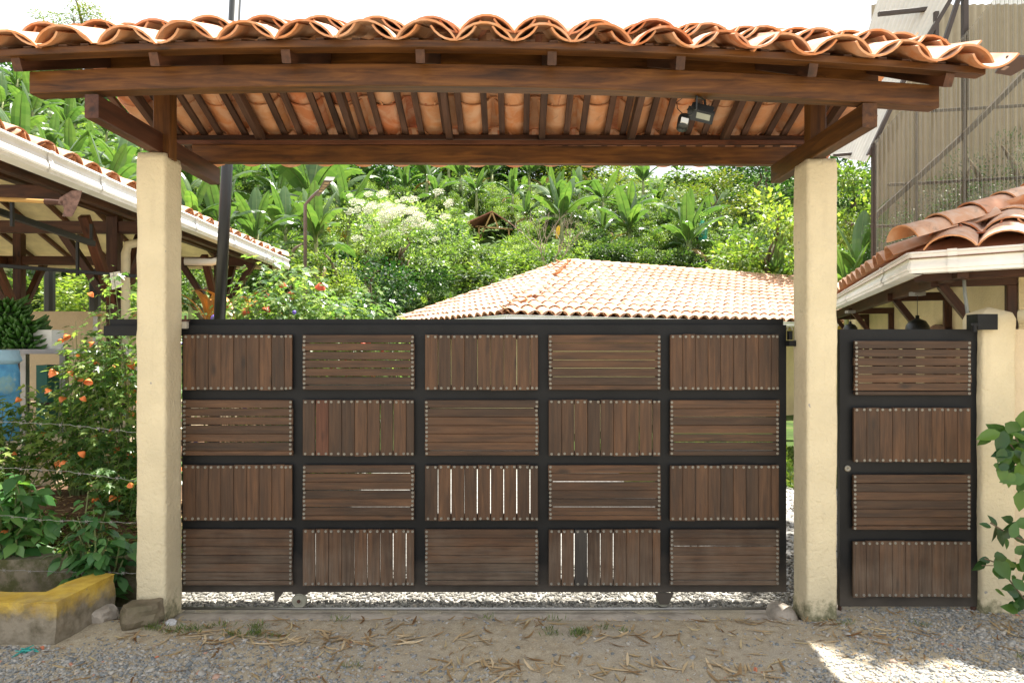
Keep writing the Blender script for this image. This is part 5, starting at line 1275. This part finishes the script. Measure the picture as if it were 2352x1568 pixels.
shrub('abutilon_shrub', 'low spreading leafy part of the orange-flowered planting above the soil bed', -3.35, 5.85, g0(-3.35,5.85), 1.35, .62, .25, 26, 1200, .078, M_abut, MAPLE, 12, FO, 'orange-flowered shrubs by the pavilion', 44, 1.1, lo=.5)
shrub('leafy_plant', 'broad-leaved green plant growing in front of the mossy kerb', -3.08, 5.02, -.03, .86, .27, .13, 16, 270, .12, M_velvet, OV, 0, FO, 'broad-leaved plants by the kerb', 6, stemr=.011)
shrub('leafy_plant', 'broad-leaved plant with velvety leaves at the left edge', -3.88, 5.30, g0(-3.88,5.3), 1.0, .36, .2, 18, 320, .125, M_velvet, OV, 2, FO, 'broad-leaved plants by the kerb', 7, stemr=.011)
shrub('leafy_plant', 'thin leafy seedling beside the left pillar', -2.75, 5.22, .2, .62, .12, .08, 5, 40, .10, M_velvet, OV, 1, FO, 'broad-leaved plants by the kerb', 8)
# flower bed behind the gate
shrub('flowering_shrub', 'tall leafy shrub with red bell flowers right of the leaning pole', -2.85, 8.6, 0, 3.15, .75, .6, 60, 4200, .10, M_abut, MAPLE, 40, FR, 'red-flowered shrubs behind the gate', 12, 2.1, lo=.82, dome=.2)
shrub('flowering_shrub', 'wide shrub with red bell flowers below the street lamp', -2.25, 9.2, 0, 2.85, .80, .7, 60, 3800, .10, M_abut, MAPLE, 46, FR, 'red-flowered shrubs behind the gate', 13, 2.1, lo=.85, dome=.2)
shrub('flowering_shrub', 'lower flowering shrub next to the tile roof edge', -2.55, 10.4, 0, 2.45, .75, .6, 40, 2200, .10, M_abut, MAPLE, 24, FR, 'red-flowered shrubs behind the gate', 14, 2.1, lo=.85, dome=.2)
shrub('salvia_clump', 'clump of violet flower spikes behind the gate top rail', -3.1, 7.9, 0, 2.45, .95, .4, 60, 2200, .06, M_leafB, LEAF6, 70, FB, 'violet flowers behind the gate', 15, 2.4, lo=.88, dome=.1)
# long pale arching blades (ornamental plant) beside the pavilion post
mb = MB()
t = thing('bromeliad', 'orange and yellow strap-leaved plant beside the pavilion post', 'plant', (-4.2,9.2,1.2)); 
bml = banana_leaf(.9,.09,R(70),R(90),33,plain('orange_blade', (.55,.25,.04), .5),0)
for k in range(16): inst('leaf', bml, T(-4.15+.35*(k % 2), 9.3, 2.1) @ Matrix.Rotation(k*2.4, 4, 'Z') @ Matrix.Scale(rp.uniform(.7,1.1), 4), t)

# hibiscus branch at lower right
hib = thing('hibiscus_plant', 'leafy hibiscus branches reaching in from the right over the pillar', 'plant', (3.55,4.62,0))
HL = np.array([(0,0,0),(.14,-.20,.03),(.38,-.31,.03),(.68,-.22,.0),(1,0,-.10),(.68,.22,.0),(.38,.31,.03),(.14,.20,.03)])
hl = [(2268,1000,55,200),(2290,988,60,150),(2262,1010,45,230),(2312,1000,55,60),(2300,1015,60,250),(2330,985,60,330),(2340,1010,60,280),(2322,1030,55,240),(2300,1042,50,190),(2340,1050,60,290),(2310,1068,52,220),(2342,1080,55,260),
 (2326,1100,62,190),(2345,1120,50,300),(2345,1150,55,260),(2280,1195,34,120),(2262,1205,28,160),(2285,1225,46,260),(2300,1235,50,290),(2318,1222,46,20),(2330,1215,46,60),(2340,1235,50,330),(2312,1248,30,270),
 (2262,1285,30,170),(2250,1298,44,220),(2286,1282,26,75),(2300,1278,44,355),(2315,1292,54,350),(2305,1308,62,300),(2290,1315,30,280),(2330,1335,40,300),(2318,1350,34,190),(2345,1345,44,320),(2335,1370,36,280),(2348,1385,46,250),
 (2352,960,55,80),(2362,1000,60,40),(2362,1060,60,300),(2362,1200,60,20),(2362,1300,60,320)]
P_ = []; D_ = []; S_ = []; mb = MB(); rh = random.Random(6)
for k in range(34):
    u = rh.random(); hl.append((2296+u*64, (1000+rh.random()*110) if k < 20 else (1190+rh.random()*220), rh.uniform(26, 46), rh.uniform(150, 400)))
for (px, py, sz, ang) in hl:
    Y = 4.45+rh.uniform(-.08,.08); c = P(px, py, Y); a = R(ang); d = Vector((math.cos(a), rh.uniform(-.35,.35), math.sin(a))); s_ = sz*Y/F*.92
    P_.append(tuple(c-d*s_*.5)); D_.append(tuple(d)); S_.append(s_)
def tw(pts, r_=.005): mb.tube([P(a, b, 4.45) for a, b in pts], r_, 5)
tw([(2400,1010),(2340,1015),(2290,1000),(2255,1000)]); tw([(2380,1120),(2350,1060),(2320,1020)]); tw([(2400,1240),(2345,1238),(2310,1222),(2275,1200)]); tw([(2390,1420),(2350,1372),(2318,1330),(2285,1290),(2262,1282)]); tw([(2318,1330),(2285,1298),(2255,1298)],.003); tw([(2395,1450),(2380,1200),(2375,950)], .010)
obj('branches', mb, M_bark, hib)
nn = np.tile([.1,-1,.45], (len(P_), 1))+rv(len(P_))*.6
# each large leaf is a part
for k in range(len(P_)):
    me = leaves('leaf', np.array([[0,0,0.]]), np.array([[1,0,0.]]), np.array([[0,0,1.]]), S_[k], M_hib, HL, np.array([rh.random()]))
    dv = Vector(D_[k]).normalized(); M = T(P_[k]) @ frame_axes(dv, Vector(nn[k])); inst('leaf', me, M, hib)

# ------------------------------------------------------------------ barbed wire
def wire(pts, lab):
    mb = MB(); pts = [P(*p_) for p_ in pts]; n = 30; path = []
    for i in range(n+1):
        t = i/n*(len(pts)-1); k = min(int(t), len(pts)-2); path.append(pts[k].lerp(pts[k+1], t-k)+Vector((0,0,.004*math.sin(i*1.7))))
    mb.tube(path, .0014, 4); mb.tube([q+Vector((0,.002,.003*math.sin(i*2.9))) for i, q in enumerate(path)], .0012, 4)
    for i in range(2, n, 4):
        for s_ in (-1, 1): mb.tube([path[i]+Vector((-.01*s_,0,-.012)), path[i]+Vector((.01*s_,0,.012))], .0015, 4)
    o = obj('barbed_wire', mb, plain('galvanised_wire', (.26,.25,.24), .5, .5)); tag(o, lab, 'wire', 'barbed wire strands left of the gate')
wire([(-20,967,4.9),(150,975,4.9),(312,993,4.87)], 'upper barbed wire strand ending on the left pillar')
wire([(-20,1072,4.9),(150,1082,4.9),(312,1104,4.87)], 'second barbed wire strand, with twisted end at the left pillar')
wire([(-20,1180,4.95),(100,1194,4.95),(312,1200,4.87)], 'third barbed wire strand behind the leafy plants')
wire([(-20,1308,4.9),(200,1314,4.9),(312,1316,4.87)], 'lowest barbed wire strand above the mossy kerb')

# ------------------------------------------------------------------ ground detail: gravel, litter, grass
def pebbles(name, pos, size, flat, mat, label):
    t = (1+5**.5)/2
    ico = np.array([(-1,t,0),(1,t,0),(-1,-t,0),(1,-t,0),(0,-1,t),(0,1,t),(0,-1,-t),(0,1,-t),(t,0,-1),(t,0,1),(-t,0,-1),(-t,0,1)]); ico /= np.linalg.norm(ico[0])
    fa = np.array([(0,11,5),(0,5,1),(0,1,7),(0,7,10),(0,10,11),(1,5,9),(5,11,4),(11,10,2),(10,7,6),(7,1,8),(3,9,4),(3,4,2),(3,2,6),(3,6,8),(3,8,9),(4,9,5),(2,4,11),(6,2,10),(8,6,7),(9,8,1)])
    n = len(pos); sc = size[:, None]*np.stack([.7+.6*rng.random(n), .55+.5*rng.random(n), flat*(.6+.6*rng.random(n))], 1)
    V = ico[None]*sc[:, None, :]*(1+.18*rng.normal(size=(n, 12, 1)))
    a = rng.random(n)*6.28; c, s = np.cos(a), np.sin(a); X = V[..., 0]*c[:, None]-V[..., 1]*s[:, None]; Y = V[..., 0]*s[:, None]+V[..., 1]*c[:, None]
    tl = rng.normal(size=n)*.3; Z = V[..., 2]+X*tl[:, None]
    V = np.stack([X, Y, Z], -1)+pos[:, None, :]
    Fc = (np.arange(n)[:, None, None]*12+fa[None]).reshape(-1, 3)
    me = np_mesh(name, V.reshape(-1, 3), Fc, mat, True, np.repeat(rng.random(n), 12)); o = inst(name, me, T(0,0,0)); tag(o, label, 'gravel', None, 'stuff')
def gravmat(name, stops):
    m = NM(name); a = m.N('Attribute', attribute_name='v'); c = m.ramp(a.outputs['Fac'], stops); n = m.noise(m.world(), 70, 4); c = m.mix(.5, c, m.ramp(n, [(.3, .6), (.7, 1.2)]), 'MULTIPLY'); m.col(c); m.rough(.8, 0, .3); return m.m
M_gr1 = gravmat('grey_gravel', [(0, (.14,.155,.16)), (.35, (.25,.255,.25)), (.7, (.34,.325,.29)), (.93, (.43,.40,.35)), (.975, (.42,.39,.33)), (1, (.45,.2,.12))])
M_gr2 = gravmat('pale_gravel', [(0, (.11,.105,.095)), (.5, (.22,.21,.18)), (1, (.34,.32,.28))])
def dens(x, y):
    f = 0.035
    pyy = CY+H/y*F; pxx = CX+x/y*F
    f += .95*ss(1100, 200, pxx)*ss(1450, 1510, pyy)
    f += .25*ss(1515, 1560, pyy)*ss(1300, 1000, pxx)
    f += .75*ss(1750, 2250, pxx)
    f += .25*ss(1640, 1700, pxx)*ss(1500, 1560, pyy)
    nzv = noise.noise(Vector((x*2.2, y*2.2, 9))); return f*(.6+.9*max(0, nzv+.35))
cand = rng.random((95000, 2))*np.array([7.4, 1.65])+np.array([-3.6, 3.3]); keep = [i for i, (x, y) in enumerate(cand) if rng.random() < dens(x, y) and not (x < -2.8 and y > 4.28 and y < 4.95)][:24000]
c = cand[keep]; pos = np.array([(x, y, hgt(x, y)+.001) for x, y in c]); sz = .0045+.012*rng.random(len(pos))**1.8; sz *= np.where(rng.random(len(pos)) < .04, 1.9, 1)
pebbles('gravel', pos, sz, .6, M_gr1, 'grey river gravel strewn over the dirt in front of the gate')
n = 9000; c = np.stack([rng.uniform(-2.75, 3.3, n), 5.10+1.0*rng.random(n)**1.2], 1); pos = np.array([(x, y, hgt(x, y)+.008*rng.random()) for x, y in c])
pebbles('yard_gravel', pos, .010+.013*rng.random(n), .65, M_gr2, 'pale rounded gravel in the yard behind the gate')
n = 6000; c = np.stack([rng.uniform(1.6, 6, n), rng.uniform(6, 12, n)], 1); pos = np.array([(x, y, hgt(x, y)) for x, y in c]); pebbles('far_yard_gravel', pos, .014+.014*rng.random(n), .6, M_gr2, 'pale gravel farther back in the yard')
# dry leaf litter
def litter(name, pos, size, wfrac, mat, label, curl=.25):
    n = len(pos); a = rng.random(n)*6.28; k = 5; t = np.linspace(0, 1, k); V = np.zeros((n, k*2, 3)); d = np.stack([np.cos(a), np.sin(a), np.zeros(n)], 1); s = np.stack([-np.sin(a), np.cos(a), np.zeros(n)], 1)
    tw_ = rng.normal(size=n)*.8; cv = rng.normal(size=n)*.13*(1+2.5*(rng.random(n) < .25))
    for i in range(k):
        w_ = size*wfrac*(.15+math.sin(math.pi*min(.97, t[i]+.03))*.5)
        c = pos+d*(t[i]-.5)[None]*size[:, None] if False else pos+d*((t[i]-.5)*size)[:, None]+s*(cv*(t[i]-.5)**2*size)[:, None]
        c[:, 2] += size*curl*np.abs(t[i]-.5)**1.5*np.abs(tw_)
        an = tw_*(t[i]-.3)*1.3; sd = s*np.cos(an)[:, None]; sd[:, 2] = np.sin(an)
        V[:, 2*i] = c+sd*w_[:, None]*.5; V[:, 2*i+1] = c-sd*w_[:, None]*.5
    Fc = (np.arange(n)[:, None, None]*2*k+np.array([[2*i, 2*i+1, 2*i+3, 2*i+2] for i in range(k-1)])[None]).reshape(-1, 4)
    V[..., 2] = np.maximum(V[..., 2], pos[:, None, 2]-.002)
    me = np_mesh(name, V.reshape(-1, 3), Fc, mat, True, np.repeat(rng.random(n), 2*k)); o = inst(name, me, T(0,0,0)); tag(o, label, 'leaf litter', None, 'stuff')
pts = []
while len(pts) < 900:
    x = random.uniform(-3.0, 3.4); y = random.uniform(3.4, 4.82); v = noise.noise(Vector((x*1.6, y*2.4, 2)))
    pr_ = .15+1.0*max(0, v+.1)*(1.6 if y > 4.35 or y < 4.05 else .4)
    if random.random() < pr_ and not (x < -2.8 and y > 4.25): pts.append((x, y, hgt(x, y)+.006))
pts = np.array(pts); litter('dry_leaf_litter', pts, .03+.13*rng.random(len(pts))**1.5, .17, M_litter, 'dry tan leaf husks scattered on the dirt before the gate')
pts = np.array([(x, y, hgt(x, y)+.004) for x, y in zip(rng.uniform(-3, 3.4, 3200), 3.4+1.42*rng.random(3200))]); litter('leaf_crumbs', pts, .008+.022*rng.random(len(pts)), .3, M_litter, 'small brown leaf crumbs on the dirt')
n = 1200; pts = np.array([(x, y, hgt(x, y)+.01) for x, y in zip(rng.uniform(-5, -2.65, n), 5.3+.8*rng.random(n))]); litter('bed_litter', pts, .03+.08*rng.random(n), .3, M_litter, 'brown leaf litter in the planting bed')
# grass tufts
def grass(name, centres, nb_, h, spread, label):
    P_ = []; 
    for (x, y) in centres:
        for k in range(nb_):
            q = x+random.gauss(0, spread), y+random.gauss(0, spread*.5); P_.append((q[0], q[1], hgt(*q)))
    P_ = np.array(P_); n = len(P_); d = rv(n)*.9; d[:, 2] = .5+rng.random(n)
    me = leaves(name, P_, d, rv(n), h*(.4+rng.random(n)), M_grass, np.array([(0,-.05,0),(.5,-.045,0),(1,0,-.12),(.5,.045,0)])); o = inst(name, me, T(0,0,0)); tag(o, label, 'grass', None, 'stuff')
cs_ = [(-2.2+random.gauss(0,.15), 4.55+random.gauss(0,.04)) for _ in range(9)]+[(-1.75+random.gauss(0,.16), 4.45+random.gauss(0,.05)) for _ in range(9)]+[(.42+random.gauss(0,.15), 4.5+random.gauss(0,.05)) for _ in range(9)]+[(2.72,4.55),(2.25,4.62),(3.25,4.15),(3.05,4.05),(-1.2,4.68),(-.2,4.72),(-.95,3.98)]
grass('grass_tufts', cs_, 34, .045, .035, 'short grass tufts in the dirt before the gate')
n = 5200; xx = rng.uniform(-5.2, -2.68, n); yy = 5.28+.55*rng.random(n)**1.6; pos = np.array([(x, y, hgt(x, y)+.01+.03*rng.random()) for x, y in zip(xx, yy)])
d = rv(n); d[:, 2] = np.abs(d[:, 2])*.5; me = leaves('ground_cover', pos, d, np.tile([0,0,1.], (n,1))+rv(n)*.4, .018+.03*rng.random(n), M_cover); o = inst('ground_cover', me, T(0,0,0)); tag(o, 'small light green ground cover leaves in the planting bed', 'ground cover', None, 'stuff')
n = 9000; xx = rng.uniform(1.6, 5, n); yy = rng.uniform(9, 13.5, n); pos = np.array([(x, y, hgt(x, y)) for x, y in zip(xx, yy)]); d = rv(n); d[:, 2] = .7+rng.random(n); me = leaves('lawn', pos, d, rv(n), .05+.06*rng.random(n), M_grass); o = inst('lawn', me, T(0,0,0)); tag(o, 'patch of bright lawn in the yard beyond the gate', 'grass', None, 'stuff')
pts = []
while len(pts) < 230:
    k = random.random()
    if k < .5: x, y = random.gauss(-1.35, .55), random.gauss(4.36, .07)
    elif k < .75: x, y = random.uniform(-.4, 1.5), random.gauss(3.98, .08)
    elif k < .88: x, y = random.gauss(.75, .3), random.gauss(4.42, .06)
    else: x, y = random.uniform(2.0, 3.3), random.uniform(4.0, 4.7)
    if -2.75 < x and 3.4 < y < 4.7: pts.append((x, y, hgt(x, y)+.008))
pts = np.array(pts); litter('large_dry_leaves', pts, .05+.13*rng.random(len(pts)), .17, leafmat('tan_husk', (.24,.16,.09), (.40,.31,.20), (.56,.47,.34), .12, .7, .2, (1.1,1,.8)), 'pale tan dry husks lying in drifts on the dirt before the gate', .18)
# teal twine scrap and brick bits
mb = MB(); q = P(60,1497,4.18); pts = [Vector((q.x+random.gauss(0,.035), q.y+random.gauss(0,.03), .006+random.random()*.02)) for _ in range(26)]; mb.tube(pts, .003, 4, False); o = obj('twine_scrap', mb, plain('teal_twine', (.03,.35,.30), .5)); tag(o, 'tangle of teal plastic twine on the gravel at bottom left', 'twine')
for k, (px, py, s_) in enumerate(((136,1462,.022),(98,1490,.02),(1736,1540,.018),(360,1512,.016),(2205,1496,.02))):
    q = P(px, py, H*F/(py-CY)); bm = bmesh.new(); bmesh.ops.create_cube(bm, size=1)
    for v in bm.verts: v.co = v.co*s_+Vector((random.uniform(-.3,.3), random.uniform(-.3,.3), random.uniform(-.2,.2)))*s_
    bmesh.ops.bevel(bm, geom=bm.edges[:], offset=s_*.12, segments=1, affect='EDGES')
    me = bpy.data.meshes.new('brick_chip'); bm.to_mesh(me); bm.free(); me.materials.append(plain('brick_chip', (.5,.17,.09), .9))
    o = inst('brick_chip', me, T(q.x, q.y, s_*.3+.004) @ Matrix.Rotation(k, 4, 'Z')); tag(o, ['orange tile chip on the dirt below the yellow kerb','orange tile chip beside the teal twine','orange tile chip on the dirt right of the middle','orange tile chip on the gravel below the left pillar','orange tile chip on the gravel below the pedestrian gate'][k], 'tile chip', 'tile chips')
print('objects', len(bpy.data.objects))
